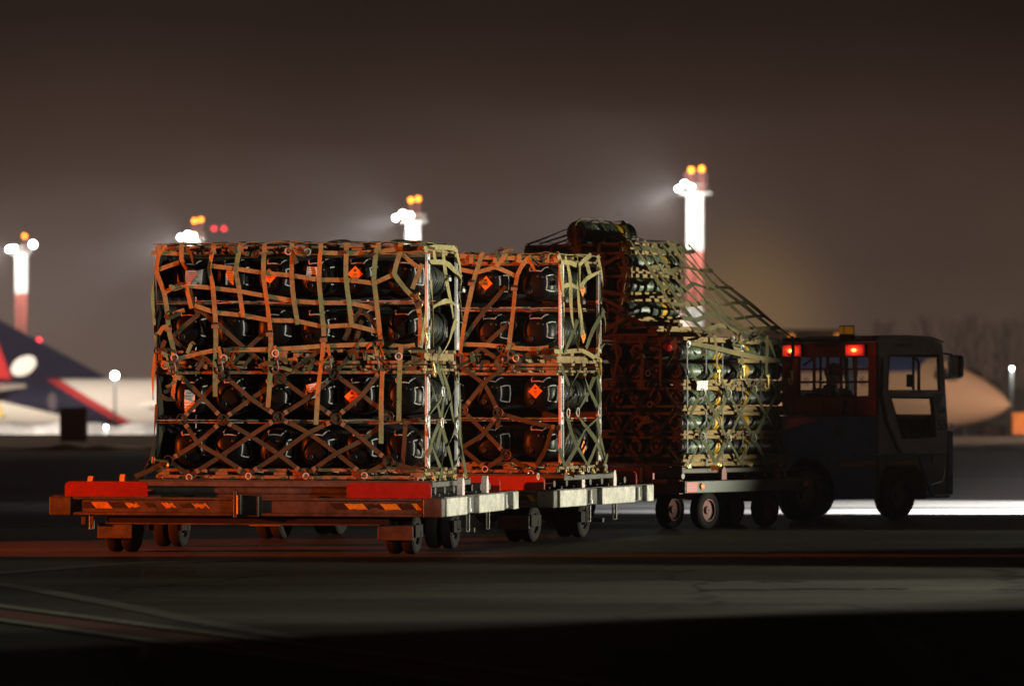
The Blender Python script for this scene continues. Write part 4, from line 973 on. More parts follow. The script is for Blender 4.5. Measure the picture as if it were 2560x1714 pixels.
H1 = [[(391, 676), (449, 656)], [(524, 664), (592, 672), (660, 682), (732, 689), (800, 699), (867, 700), (936, 708)], [(936, 708), (985, 686)],
      [(413, 731), (451, 711), (470, 714), (524, 719), (600, 728), (667, 740), (737, 752), (800, 757), (872, 757), (945, 773)],
      [(424, 788), (462, 775)], [(487, 763), (541, 781), (609, 788), (674, 800), (742, 802), (808, 816), (881, 813), (949, 830)],
      [(438, 898), (534, 876), (600, 874), (677, 873), (750, 869), (806, 865), (880, 862), (953, 860), (1010, 866), (1038, 862)],
      [(800, 631), (867, 634), (936, 630), (1000, 622)], [(380, 632), (450, 634)], [(1002, 630), (1028, 655), (1052, 672)], [(1056, 660), (1044, 690), (1032, 722)]]
tn = net_thing('cargo_net', P1, PS1, 'tan webbing top net hanging over the upper half of the nearest load')
for i, L in enumerate(V1): strap(tn, [R1.px(x, y, .022) for x, y in L], R1.n, .043, seed=i+1)
for i, L in enumerate(H1): strap(tn, [R1.px(x, y, .012) for x, y in L], R1.n, .040, seed=30+i, tw=.22)
for x, y in ((424, 815), (541, 808), (677, 828), (812, 842), (953, 850)): buckle(tn, R1.px(x, y, .026), R1.n, Vector((0, 0, 1)), 'cloth')
for x, y in ((440, 912), (558, 908), (697, 906), (829, 902), (948, 902)):
    strap(tn, [R1.px(x-9, y-42, .02), R1.px(x-2, y-10, .03)], R1.n, .030, seed=int(x), sub=4); hook(tn, R1.px(x, y, .03), R1.n, Vector((.15, 0, -1)), 'galv', 1.1)
hook(tn, R1.px(1050, 745, .02)+R1.n*.01, R1.n, Vector((.5, 0, -1)), 'brass', 1.1); buckle(tn, R1.px(1047, 752, .03), R1.n, Vector((-.6, 0, 1)), 'galv')
# loose ends and folds bunched at mid height
def clutter(t, F_, x0, x1, y0, y1, n, seed, mats_=('strap', 'net', 'olive_net')):
    r = random.Random(seed)
    for i in range(n):
        x = r.uniform(x0, x1); y = r.uniform(y0, y1); a = r.uniform(-1.2, 1.2); L = r.uniform(18, 46)
        P_ = [(x, y), (x+L*.5*math.cos(a)+r.uniform(-6, 6), y+L*.5*math.sin(a)+r.uniform(-8, 8)), (x+L*math.cos(a), y+L*math.sin(a)+r.uniform(-4, 12))]
        strap(t, [F_.px(px_, py_, r.uniform(.01, .05)) for px_, py_ in P_], F_.n, .040, mats_[r.randrange(len(mats_))], seed*50+i, 4, 1.0)
    for i in range(n//3):
        x = r.uniform(x0, x1); y = r.uniform(y0, y1); ring(t, F_.px(x, y, .03), F_.n, .03, 'steel' if i % 2 else 'dark_steel')
clutter(tn, R1, 392, 1040, 868, 928, 26, 3)
clutter(tn, R1, 392, 440, 690, 1000, 9, 5)
clutter(tn, R1, 400, 1050, 616, 636, 12, 6)
# over the top of the load
a1 = math.radians(PS1); y1 = Vector((math.sin(a1), math.cos(a1), 0))
def top_straps(t, F, xs, z, depth, yv, seed, m='strap'):
    for i, x in enumerate(xs):
        p = F.px(x, 620, .02); p.z = z; r = random.Random(seed+i)
        pts = [p-Vector((0, 0, .07)), p+Vector((0, 0, .012))]+[p+yv*(depth*k/4)+Vector((r.uniform(-.03, .03), 0, .012+r.uniform(0, .014))) for k in range(1, 5)]
        P_ = smooth_path(pts, 3); up = Vector((0, 0, 1)); b = MB(); b.ribbon(P_, [F.n]*2+[up]*(len(P_)-2), .043, .005); b.build('strap', M[m], t, 50)
top_straps(tn, R1, (400, 456, 536, 604, 663, 732, 804, 868, 948, 1003, 1050), 2.795, 1.22, y1, 60)
for k, d in enumerate((.02, .42, .85, 1.2)):
    pts = []; r = random.Random(70+k)
    for i in range(15):
        p = Vector((P1.x, P1.y, 0))-R1.u*(2.56*i/14)+y1*d; p.z = 2.808+abs(r.gauss(0, .012)); pts.append(p)
    b = MB(); b.ribbon(smooth_path(pts, 3), Vector((0, 0, 1)), .043, .006, twist=[random.Random(i+k*99).uniform(-.5, .5) for i in range(43)]); b.build('strap', M['net'] if k == 1 else M['strap'], tn, 50)
# ---- nearest load, rear face: dark diamond side net
D1 = [[(395, 905), (451, 940), (505, 992), (559, 1047)], [(559, 1050), (628, 1090), (699, 1136), (762, 1184)], [(500, 908), (565, 942), (628, 996), (698, 1041)], [(698, 1044), (769, 1080), (839, 1131), (910, 1187)],
      [(640, 905), (701, 945), (769, 996), (842, 1045)], [(842, 1048), (908, 1097), (972, 1152)], [(780, 898), (837, 935), (905, 986), (973, 1040)], [(458, 1050), (495, 1107), (553, 1141), (618, 1184)],
      [(456, 1047), (505, 996), (560, 935)], [(559, 1047), (623, 1000), (701, 948)], [(698, 1041), (769, 996), (837, 938)], [(842, 1042), (905, 988), (960, 918)],
      [(422, 1151), (495, 1105), (559, 1050)], [(475, 1189), (553, 1139), (628, 1088), (698, 1044)], [(622, 1184), (696, 1136), (769, 1083), (842, 1048)], [(768, 1184), (839, 1134), (910, 1097), (973, 1043)], [(915, 1184), (972, 1152)],
      [(338, 1190), (380, 1172), (422, 1151)], [(422, 1151), (475, 1189)], [(560, 935), (610, 880), (668, 826)], [(701, 945), (760, 905), (812, 866)], [(837, 935), (880, 880), (905, 800)], [(495, 771), (548, 813), (607, 866), (690, 932)], [(432, 842), (465, 812), (497, 786)],
      [(470, 712), (487, 763), (497, 790)], [(430, 845), (470, 880), (510, 905)], [(973, 1043), (1010, 1052), (1054, 1049)], [(1015, 1050), (1010, 1120), (1003, 1180)], [(972, 1152), (1030, 1170), (1056, 1160)], [(905, 772), (885, 800), (860, 850)], [(905, 775), (930, 800), (945, 830)]]
dn = net_thing('diamond_net', P1, PS1, 'dark camouflage diamond net with steel rings on the lower face of the nearest load')
F = Face(P1, PS1, 'rear', .02)
for i, L in enumerate(D1):
    P_ = [F.px(x, y, .004*(i % 3)) for x, y in L]; strap(dn, P_, F.n, .040, 'net', 100+i, tw=.18)
    if i < 17 and len(P_) > 2:
        stitch(dn, P_[-1].lerp(P_[-2], .28)+F.n*.006, P_[-1]-P_[-2], F.n, .042); stitch(dn, P_[0].lerp(P_[1], .25)+F.n*.006, P_[1]-P_[0], F.n, .042)
RG = [(456, 1047), (559, 1049), (698, 1042), (842, 1046), (973, 1041), (837, 935), (701, 946), (563, 938), (422, 1151), (972, 1153)]
for x, y in RG: ring(dn, F.px(x, y, .018), F.n, .046)
for x, y in ((474, 1192), (622, 1189), (766, 1189), (912, 1188), (1052, 1200)): ring(dn, F.px(x, y, .015), F.n, .026, 'steel'); strap(dn, [F.px(x, y+3, .01), F.px(x+2, y+26, .03)], F.n, .03, 'net', int(x))
hook(dn, F.px(398, 1150, .03), F.n, Vector((1, 0, -.1)), 'brass', 1.3)
# left edge: net bulging past the left end, seen edge on
for i, L in enumerate(([(393, 640), (386, 690), (385, 740), (388, 800), (386, 880), (384, 950), (382, 1000)], [(388, 1010), (380, 1080), (378, 1140), (358, 1186), (330, 1206)], [(384, 900), (393, 1000), (392, 1100), (376, 1160)])):
    strap(dn, [F.px(x, y, -.05*i) for x, y in L], F.u*-1, .05, 'net' if i else 'strap', 150+i, tw=.8)
# clear pouch with papers hanging on the net
pt = empty('document_pouch', R1.px(480, 715), 0, 'clear plastic pouch of papers hanging at the top left of the nearest load', 'pouch')
def on_face(name, corners, m, parent, F_, lift, bulge=.0, n=6):
    b = MB(); c = [F_.px(x, y, lift)-parent.location for x, y in corners]; vs = []
    for i in range(n+1):
        for j in range(n+1):
            u, v = j/n, i/n; p = c[0].lerp(c[1], u).lerp(c[3].lerp(c[2], u), v); vs.append(p+F_.n*(bulge*math.sin(u*math.pi)*math.sin(v*math.pi)+.006*math.sin(u*9+v*4)))
    b.add(vs, [(i*(n+1)+j, i*(n+1)+j+1, (i+1)*(n+1)+j+1, (i+1)*(n+1)+j) for i in range(n) for j in range(n)]); return b.build(name, m, parent)
on_face('clear_sleeve', [(450, 655), (514, 656), (507, 712), (446, 712)], M['pouch'], pt, R1, .045, .03)
pp = on_face('paper_sheet', [(467, 676), (511, 676), (502, 713), (465, 713)], M['paper'], pt, R1, .035, .006)
b = MB(); 
for i in range(5): b.box(R1.px(485-2*(i % 2), 683+5*i, .048)-pt.location, (.07+.02*(i % 3), .001, .005), Matrix.Rotation(-a1, 3, 'Z'))
b.build('label_print', M['label_ink'], pp, 0)
# ---- nearest load, right side
def side_net(P, psi, name, label, lines, m, wd, rings=(), seed=0, extra=None, off=.035):
    t = net_thing(name, P, psi, label); Fs = Face(P, psi, 'right', off)
    for i, L in enumerate(lines):
        mm, ww = (m, wd) if not isinstance(L[0], str) else ((L[0], wd)); L = L if not isinstance(L[0], str) else L[1:]
        strap(t, [Fs.px(x, y, .006*(i % 3)) for x, y in L], Fs.n, ww, mm, seed+i, tw=.5)
    for x, y in rings: ring(t, Fs.px(x, y, .02), Fs.n, .042, 'steel')
    return t, Fs
SL1 = [[(1082, 612), (1084, 640), (1088, 655)], [(1102, 615), (1108, 660), (1114, 690), (1124, 745), (1130, 795)], [(1072, 655), (1100, 655), (1120, 662), (1142, 684), (1150, 700)], [(1078, 770), (1095, 760), (1115, 752), (1130, 756), (1143, 768)],
       [(1140, 626), (1147, 660), (1150, 700), (1148, 735), (1155, 798)], [(1075, 700), (1077, 760), (1080, 830), (1082, 866)], [(1064, 780), (1052, 868)], [(1078, 800), (1070, 830), (1061, 850)], [(1138, 800), (1120, 850), (1098, 890)], [(1062, 868), (1072, 890), (1088, 915)], ['olive_net', (1100, 868), (1090, 915)],
       [(1056, 622), (1090, 618), (1130, 620), (1141, 628)]]
S1t, S1f = side_net(P1, PS1, 'cargo_net', 'tan webbing straps slack on the narrow right side of the nearest load', SL1, 'strap', .045, seed=200)
for x, y, in ((1115, 690), (1150, 718)): buckle(S1t, S1f.px(x, y, .02), S1f.n, Vector((0, 0, 1)), 'steel')
hook(S1t, S1f.px(1073, 915, .03), S1f.n, Vector((.2, 0, -1)), 'brass', 1.2); hook(S1t, S1f.px(1051, 838, .04), S1f.n, Vector((.2, 0, -1)), 'brass', 1.1)
SD1 = [[(1066, 910), (1085, 980), (1101, 1045), (1118, 1110), (1134, 1185)], [(1100, 905), (1118, 975), (1134, 1050), (1150, 1120), (1160, 1165)], [(1090, 910), (1105, 960), (1096, 1000), (1070, 1040)], [(1128, 905), (1110, 990), (1100, 1050), (1078, 1110)],
       [(1148, 930), (1122, 1010), (1101, 1070), (1088, 1120)], [(1148, 1040), (1118, 1110), (1105, 1150), (1094, 1205)], [(1062, 1040), (1072, 1085), (1088, 1140), (1110, 1195)], [(1062, 1150), (1075, 1180), (1090, 1212)], [(1152, 1130), (1136, 1180)], [(1078, 1110), (1068, 1140)], [(1140, 900), (1146, 960), (1148, 1040), (1152, 1130), (1164, 1195)]]
S1d, S1e = side_net(P1, PS1, 'diamond_net', 'olive diamond net stretched down the right side of the nearest load', SD1, 'olive_net', .040, ((1062, 1048), (1100, 1056), (1138, 1062), (1102, 978)), 230)
# ---- middle load
R2 = Face(P2, PS2, 'rear', .035); y2 = Vector((math.sin(math.radians(PS2)), math.cos(math.radians(PS2)), 0))
tn2 = net_thing('cargo_net', P2, PS2, 'tan webbing top net hanging over the rear of the middle load')
V2 = [[(1212, 631), (1206, 640), (1196, 672), (1185, 703), (1170, 775), (1155, 857), (1152, 884)], [(1268, 632), (1262, 644), (1242, 667)], [(1330, 640), (1313, 655), (1297, 685), (1290, 720), (1283, 790), (1275, 866)]]
H2 = [[(1145, 672), (1190, 681), (1215, 675), (1240, 668), (1265, 678), (1290, 690)], [(1148, 860), (1215, 862), (1284, 869), (1335, 872), (1372, 868)], [(1150, 640), (1200, 643), (1280, 645), (1350, 645)]]
for i, L in enumerate(V2): strap(tn2, [R2.px(x, y, .022) for x, y in L], R2.n, .045, seed=300+i)
for i, L in enumerate(H2): strap(tn2, [R2.px(x, y, .012) for x, y in L], R2.n, .042, seed=320+i, tw=.22)
clutter(tn2, R2, 1150, 1385, 866, 925, 11, 8)
clutter(tn2, R2, 1150, 1385, 640, 652, 4, 9)
for x, y in ((1183, 702), (1290, 715)): buckle(tn2, R2.px(x, y, .028), R2.n, Vector((.1, 0, 1)), 'cloth')
for x, y in ((1155, 895), (1273, 885)): hook(tn2, R2.px(x, y, .03), R2.n, Vector((.05, 0, -1)), 'galv', 1.1)
top_straps(tn2, R2, (1180, 1240, 1300, 1370, 1392), 2.795, 1.25, y2, 340)
for k, d in enumerate((.02, .6, 1.2)):
    pts = []; r = random.Random(370+k)
    for i in range(12):
        p = Vector((P2.x, P2.y, 0))-R2.u*(2.1*i/11)+y2*d; p.z = 2.806+abs(r.gauss(0, .012)); pts.append(p)
    b = MB(); b.ribbon(smooth_path(pts, 3), Vector((0, 0, 1)), .043, .006, twist=[random.Random(i+k*77).uniform(-.5, .5) for i in range(34)]); b.build('strap', M['strap'], tn2, 50)
dn2 = net_thing('diamond_net', P2, PS2, 'dark diamond net with steel rings over the rear of the middle load'); F = Face(P2, PS2, 'rear', .02)
D2 = [[(1265, 715), (1233, 752), (1201, 790), (1155, 853)], [(1268, 812), (1215, 860), (1170, 895)], [(1255, 920), (1209, 959), (1159, 1023)], [(1150, 915), (1209, 959), (1228, 990), (1247, 1030)], [(1159, 1026), (1212, 1080), (1267, 1135)], [(1150, 1122), (1209, 1085), (1247, 1033)], [(1150, 1117), (1185, 1145), (1212, 1169)], [(1218, 1169), (1267, 1135)], [(1267, 1138), (1300, 1160), (1325, 1178)], [(1247, 1032), (1290, 1045), (1340, 1058), (1400, 1070)], [(1200, 866), (1240, 895), (1300, 925)], [(1380, 900), (1330, 880), (1290, 910)], [(1380, 1070), (1360, 1130), (1330, 1178)], [(1247, 1034), (1244, 1070)]]
for i, L in enumerate(D2):
    P_ = [F.px(x, y, .004*(i % 3)) for x, y in L]; strap(dn2, P_, F.n, .042, 'net', 400+i, tw=.18)
    if len(P_) > 2: stitch(dn2, P_[-1].lerp(P_[-2], .28)+F.n*.006, P_[-1]-P_[-2], F.n, .044)
for x, y in ((1159, 1024), (1247, 1031), (1267, 1136), (1270, 920), (1280, 812)): ring(dn2, F.px(x, y, .018), F.n, .050)
for x, y in ((1214, 1172), (1328, 1182)): ring(dn2, F.px(x, y, .015), F.n, .028, 'steel')
SL2 = [[(1396, 636), (1404, 660), (1406, 720), (1410, 790), (1415, 862), (1416, 880)], [(1412, 640), (1420, 680), (1424, 715), (1430, 800), (1440, 865)], [(1438, 638), (1442, 665), (1446, 715), (1449, 780), (1451, 838)], [(1464, 650), (1472, 675), (1478, 690)], [(1494, 638), (1502, 680), (1505, 730), (1499, 820), (1493, 889)],
       [(1400, 655), (1424, 657), (1444, 664), (1458, 650), (1474, 636)], [(1408, 716), (1426, 711), (1447, 721), (1470, 695), (1502, 676)], [(1384, 878), (1412, 879), (1449, 876), (1470, 884), (1499, 900)], ['olive_net', (1440, 800), (1425, 845), (1405, 885)], ['olive_net', (1500, 760), (1512, 800), (1510, 860), (1490, 880)], ['olive_net', (1508, 775), (1480, 830), (1462, 870)], [(1444, 664), (1444, 840), (1443, 880)]]
S2t, S2f = side_net(P2, PS2, 'cargo_net', 'tan webbing straps on the right side of the middle load', SL2, 'strap', .045, seed=430)
for x, y in ((1409, 744), (1451, 748)): buckle(S2t, S2f.px(x, y, .02), S2f.n, Vector((0, 0, 1)), 'galv')
hook(S2t, S2f.px(1491, 912, .03), S2f.n, Vector((.05, 0, -1)), 'brass', 1.5)
SD2 = [[(1404, 915), (1422, 960), (1440, 1030), (1490, 1102), (1515, 1160)], [(1452, 905), (1470, 970), (1490, 1015)], [(1448, 918), (1424, 970), (1416, 1030)], [(1490, 930), (1472, 980), (1440, 1032), (1428, 1080), (1414, 1100)], [(1492, 930), (1500, 985), (1494, 1040), (1462, 1075), (1437, 1120), (1412, 1170)], [(1414, 1040), (1437, 1110), (1467, 1165)], [(1500, 1090), (1484, 1125), (1466, 1168)], [(1397, 1120), (1412, 1165)], [(1516, 1135), (1506, 1165)], [(1494, 1040), (1502, 1095), (1514, 1155)]]
S2d, S2e = side_net(P2, PS2, 'diamond_net', 'olive diamond net stretched down the right side of the middle load', SD2, 'olive_net', .042, ((1416, 1032), (1440, 1030), (1494, 1030)), 460)
for x, y in ((1400, 1192), (1340, 1190), (1413, 1175), (1466, 1172), (1510, 1168)): ring(S2d, S2e.px(x, y, .02), S2e.n, .028, 'steel')
tg = empty('orange_tag', S2e.px(1411, 1185, .05), 0, 'orange tag tied to the lower right side of the middle load', 'tag')
b = MB(); b.prism([(-.045, 0, .03), (-.02, 0, -.03), (.02, 0, -.015), (.05, 0, -.04), (.05, 0, .02), (.0, 0, .035)], (0, .006, 0)); b.build('tag_sheet', M['orange_label'], tg, 0)
b = MB(); b.tube([(0, .003, .03), (.01, .003, .09)], .004, 5); b.build('tie', M['strap'], tg)
# ------------------------------------------------------------------ far load: green tubes with yellow bands on wooden pallets
def tube_mats():
    m = mat('green_tube', (.030, .048, .032), .45, var=.25, scale=6); t = m.node_tree; b_ = t.nodes['Principled BSDF']
    src = b_.inputs['Base Color'].links[0].from_socket
    tcn = t.nodes.new('ShaderNodeTexCoord'); s_ = t.nodes.new('ShaderNodeSeparateXYZ'); t.links.new(tcn.outputs['Object'], s_.inputs[0])
    at = t.nodes.new('ShaderNodeMath'); at.operation = 'ARCTAN2'; t.links.new(s_.outputs['Z'], at.inputs[0]); t.links.new(s_.outputs['X'], at.inputs[1])
    # printed lines: rows around the tube, broken into words along it
    cmb = t.nodes.new('ShaderNodeCombineXYZ'); t.links.new(s_.outputs['Y'], cmb.inputs[0]); t.links.new(at.outputs[0], cmb.inputs[1])
    sc_ = t.nodes.new('ShaderNodeVectorMath'); sc_.operation = 'MULTIPLY'; sc_.inputs[1].default_value = (90, 6.2, 1); t.links.new(cmb.outputs[0], sc_.inputs[0])
    sn = t.nodes.new('ShaderNodeVectorMath'); sn.operation = 'SNAP'; sn.inputs[1].default_value = (1, 1, 1); t.links.new(sc_.outputs[0], sn.inputs[0])
    wn = t.nodes.new('ShaderNodeTexWhiteNoise'); wn.noise_dimensions = '3D'; t.links.new(sn.outputs[0], wn.inputs['Vector'])
    fr = t.nodes.new('ShaderNodeVectorMath'); fr.operation = 'FRACTION'; t.links.new(sc_.outputs[0], fr.inputs[0]); fs = t.nodes.new('ShaderNodeSeparateXYZ'); t.links.new(fr.outputs[0], fs.inputs[0])
    def mth(op, a, c):
        n = t.nodes.new('ShaderNodeMath'); n.operation = op
        for i, q in enumerate((a, c)):
            if isinstance(q, (int, float)): n.inputs[i].default_value = q
            else: t.links.new(q, n.inputs[i])
        return n.outputs[0]
    row = mth('MULTIPLY', mth('GREATER_THAN', fs.outputs['Y'], .38), mth('GREATER_THAN', wn.outputs['Value'], .30))
    def band(a, c): return mth('MULTIPLY', mth('GREATER_THAN', s_.outputs['Y'], a), mth('LESS_THAN', s_.outputs['Y'], c))
    f = mth('MULTIPLY', row, mth('ADD', band(.20, .40), band(.50, .60)))
    x = t.nodes.new('ShaderNodeMix'); x.data_type = 'RGBA'; t.links.new(f, x.inputs['Factor']); t.links.new(src, x.inputs[6]); x.inputs[7].default_value = (.17, .24, .16, 1)
    t.links.new(x.outputs[2], b_.inputs['Base Color']); return m
M['tube_green'] = tube_mats(); M['tube_yellow'] = mat('yellow_band', (.62, .34, .012), .5, var=.15, scale=10); M['tube_cap'] = mat('tube_end_cap', (.012, .012, .011), .4, var=.3, scale=14)
def gtube_proto(r=.082):
    t = empty('munition_tube'); b = MB()
    b.lathe((0, 0, 0), (0, 1, 0), [(.10, r*.96), (.12, r), (.16, r), (.165, r*1.05), (.185, r*1.05), (.19, r), (.42, r), (.425, r*1.04), (.45, r*1.04), (.455, r), (.83, r*.98)], 24); b.build('tube_body', M['tube_green'], t)
    b = MB(); b.lathe((0, 0, 0), (0, 1, 0), [(.625, r*1.012), (.70, r*1.012)], 24, cap=False); b.build('yellow_band', M['tube_yellow'], t)
    b = MB(); b.lathe((0, 0, 0), (0, 1, 0), [(.735, r*1.012), (.755, r*1.012)], 24, cap=False); b.build('yellow_band', M['tube_yellow'], t)
    for a0, a1 in ((0, 1), (.93, -1)):
        b = MB(); b.lathe((0, a0, 0), (0, a1, 0), [(.02, .03), (.014, r*.55), (.012, r*.62), (0, r*.66), (0, r*.98), (.012, r*1.1), (.09, r*1.12), (.105, r*1.02)], 24)
        for k in range(4): a = k*math.pi/2+.5; b.cyl((.55*r*math.cos(a), a0+.014*a1, .55*r*math.sin(a)), (.55*r*math.cos(a), a0-.006*a1, .55*r*math.sin(a)), .008, 6)
        b.build('end_cap', M['tube_cap'], t)
    return t
gp = gtube_proto(); gtree = tree_of(gp); gused = [False]
def gtube(x, y, z, label, group, flip=False, sc=1.):
    o = gp if not gused[0] else dup(gtree); gused[0] = True
    m_ = LM(P3, PS3, x, y, z)
    if flip: m_ = m_ @ Matrix.Translation((0, .93, 0)) @ Matrix.Rotation(math.pi, 4, 'Z')
    m_ = m_ @ Matrix.Rotation(random.Random(x*9+z*31+y).uniform(-.25, .35), 4, 'Y') @ Matrix.Diagonal((sc, 1, sc, 1)); o.matrix_world = m_; return tag(o, label, 'tube', group)
LZ = [1.894, 1.690, 1.406, 1.138, .885]; LN = ['top', 'second', 'third', 'fourth', 'bottom']
for r, z in enumerate(LZ):
    for c in range(6):
        gtube(-.10-.262*c, .0+.01*((r+c) % 3), z, f'green tube in {LN[r]} row of the far lower stack, {ORD[c]} from its right side', 'green tubes stacked end on in the far load')
    gtube(-.10, .95, z, f'green tube at the front end of the {LN[r]} row, far load, nearest the tractor', 'green tubes stacked at the front of the far load', True)
UX = -.696
for r, z in enumerate((2.862, 2.61, 2.353)):
    for c in range(5): gtube(UX-.10-.262*c, .0, z, f'green tube in {LN[r]} row of the raised upper stack, {ORD[c]} from its right side', 'green tubes stacked in the raised upper stack')
gtube(-1.43, .0, 3.18, 'single thick green tube lying on top of the raised upper stack', 'green tubes stacked in the raised upper stack', sc=1.5)
g3 = 'wooden pallets between the green tubes'
def sk3(x0, x1, y0, y1, z0, z1, lab, s): skid(P3, PS3, x0, x1, y0, y1, z0, z1, lab, g3, s, wm='lit_wood')
for (y0, y1, nm, dz) in ((0, .94, 'rear half', 0), (.96, 1.9, 'front half', -.012)):
    sk3(-1.62, .0, y0, y1, 1.99+dz, 2.055+dz, f'wooden lid on the lower stack of the far load, {nm}', 20)
    sk3(-1.62, .0, y0, y1, 1.485+dz, 1.60+dz, f'wooden pallet under the second tube row of the far load, {nm}', 21)
    sk3(-1.62, .0, y0, y1, 1.222+dz, 1.325+dz, f'wooden pallet under the third tube row of the far load, {nm}', 22)
    sk3(-1.62, .0, y0, y1, .965+dz, 1.06+dz, f'wooden pallet under the fourth tube row of the far load, {nm}', 23)
    sk3(-1.62, .0, y0, y1, .672, .80+dz, f'wooden base pallet under the bottom tube row of the far load, {nm}', 24)
sk3(-1.62, -.0, 1.0, 1.9, 1.775, 1.83, 'thin wooden pallet between the top two rows at the front of the far load', 25)
for (z0, z1, nm) in ((2.94, 3.07, 'topmost wooden pallet on the raised upper stack'), (2.69, 2.805, 'second wooden pallet from the top of the raised upper stack'), (2.435, 2.54, 'third wooden pallet from the top of the raised upper stack'), (2.175, 2.285, 'lowest wooden pallet under the raised upper stack')):
    sk3(UX-1.46, UX, .0, .95, z0, z1, nm, int(z0*10))
sk3(-1.62, -.35, .02, .93, 2.062, 2.168, 'wide wooden pallet carrying the raised upper stack', 30)
air_pallet(P3, PS3, -1.75, .04, -.06, 1.94, 'aluminium air cargo pallet on the rollers under the far load')
b = MB(); b.box((0, 0, 0), (1.6, .012, 1.26), bev=.003); o_ = b.build('shade_board', M['board'], None); o_.matrix_world = LM(P3, PS3, -.9, 1.0, 1.33); tag(o_, 'dark sheet added for the shade behind the rear tubes of the far lower stack', 'board')  # added sheet, stands in for the shade between the tubes
R3 = Face(P3, PS3, 'rear', .06); S3 = Face(P3, PS3, 'right', .05)
# steel bands round the tubes
sb_ = empty('steel_bands', (0, 0, 0), 0, 'grey steel bands drawn down the right side of the far load', 'strapping')
for px in (1724, 1771, 1812, 1862, 1907, 1948): b = MB(); b.ribbon([S3.px(px, 858, -.03), S3.px(px, 1010, -.028), S3.px(px+1, 1165, -.03)], S3.n, .019, .003); b.build('band', M['plug'], sb_)
# papers on the far load
for (cs, F_, nm) in (([(1738, 952), (1767, 951), (1765, 974), (1739, 975)], S3, 'white paper sheet on the right side of the far load'), ([(1678, 855), (1693, 845), (1697, 868), (1688, 880)], R3, 'white paper sheet at the rear corner of the far load')):
    c = empty('paper_sheet', F_.px(*cs[0]), 0, nm, 'paper'); on_face('sheet', cs, M['paper'], c, F_, .02, .008, 3)
c = empty('paper_sheet', Face(P3-Vector((.545, -.433, 0)), PS3, 'right', .03).px(1650, 625), 0, 'white paper sheet under the top pallet of the raised upper stack', 'paper'); on_face('sheet', [(1645, 622), (1665, 622), (1664, 635), (1645, 634)], M['paper'], c, Face(P3-Vector((.545, -.433, 0)), PS3, 'right', .03), .02, .01, 3)
# red lamp glow is caught by a reflector hung on the corner
rf = empty('red_reflector', R3.px(1672, 865, .02), 0, 'round red reflector hung near the top rear corner of the far load', 'reflector')
b = MB(); b.lathe((0, 0, 0), (0, -1, 0), [(0, .05), (.02, .05), (.03, .035), (.034, .004)], 18); b.build('lens', mat('red_reflector', (.55, .015, .01), .15, var=.3, scale=60, coat=1), rf)
b = MB(); b.ring((0, .0, 0), (0, 1, 0), .054, .008, 18); b.build('bezel', M['dark_steel'], rf)
# net from the raised stack down to the front of the lower stack
def L3(x, y, z): return LM(P3, PS3, x, y, z).translation
tent = net_thing('cargo_net', P3, PS3, 'olive webbing net sloping from the raised upper stack down over the far load')
S3u = Face(L3(UX, 0, 0), PS3, 'right', .05)
up_n = (S3.n+Vector((0, 0, .8))).normalized()
def tentp(u, v):
    top = L3(UX+.04, -.05+1.05*u, 3.085); bot = L3(.05, .25+1.68*u, 2.075); mid = .0-.10*math.sin(math.pi*v)*(1-.35*u)
    p = top.lerp(bot, v); p.z += mid+.02*math.sin(u*11+v*5); return p
for i in range(9):
    u = i/8; strap(tent, [tentp(min(1, max(0, u+.03*math.sin(i*5+k))), k/6) for k in range(7)], up_n, .052, 'olive_net' if i % 3 == 1 else 'tent', 500+i, 3)
for k, v in enumerate((.07, .24, .41, .58, .75, .9)): strap(tent, [tentp(i/6, v+.02*math.sin(i*3+k)) for i in range(7)], up_n, .052, 'tent' if k % 2 else 'olive_net', 520+k, 3)
for i in range(8):   # and on down the lower side
    u = i/7; x0 = tentp(u, 1.0)
    if i in (1, 3, 5, 7):
        top_ = S3.uz(.25+1.68*u, 2.07, .02); strap(tent, [x0, top_, S3.uz(.27+1.66*u, 1.9, .03), S3.uz(.29+1.6*u, 1.72-.05*(i % 3), .02)], S3.n, .043, 'tent', 540+i); hook(tent, S3.uz(.29+1.6*u, 1.70-.05*(i % 3), .04), S3.n, Vector((.05, 0, -1)), 'brass', 1.3)
# over the top tube, to the left and the rear
TT = lambda x, y, z: L3(x, y, z)
for i, y in enumerate((.12, .34, .55, .76)):
    pts = [TT(-2.20, y, 3.08)]+[TT(-1.43+.155*math.cos(a), y+.03*math.sin(a*3+i), 3.18+.155*math.sin(a)) for a in (2.6, 2.0, 1.3, .7, .2)]+[TT(-1.05, y+.02, 3.12), TT(UX+.03, y+.03, 3.085)]
    P_ = smooth_path(pts, 4); strap(tent, pts, Vector((0, 0, 1)), .04, 'olive_net' if i % 2 else 'net', 560+i, 4, .2)
for i, x in enumerate((-2.1, -1.75, -1.43, -1.1, -.8)):
    zt_ = 3.345 if abs(x+1.43) < .1 else 3.10
    strap(tent, [TT(x, .95, zt_-.12), TT(x, .5, zt_), TT(x, .1, zt_), TT(x+.03, -.07, zt_-.09), TT(x+.10, -.07, 2.75), TT(x+.02, -.06, 2.4), TT(x-.05, -.07, 2.1)], (R3.n+Vector((0, 0, .6))).normalized(), .043, 'strap', 580+i, 4, .2)
for i, (z, dz) in enumerate(((2.86, .1), (2.62, -.15), (2.36, .12), (2.16, -.1))):
    strap(tent, [TT(-2.15+.36*k, -.075, z+dz*math.sin(k*1.9+i)) for k in range(5)], R3.n, .043, 'strap', 600+i, 4, .2)
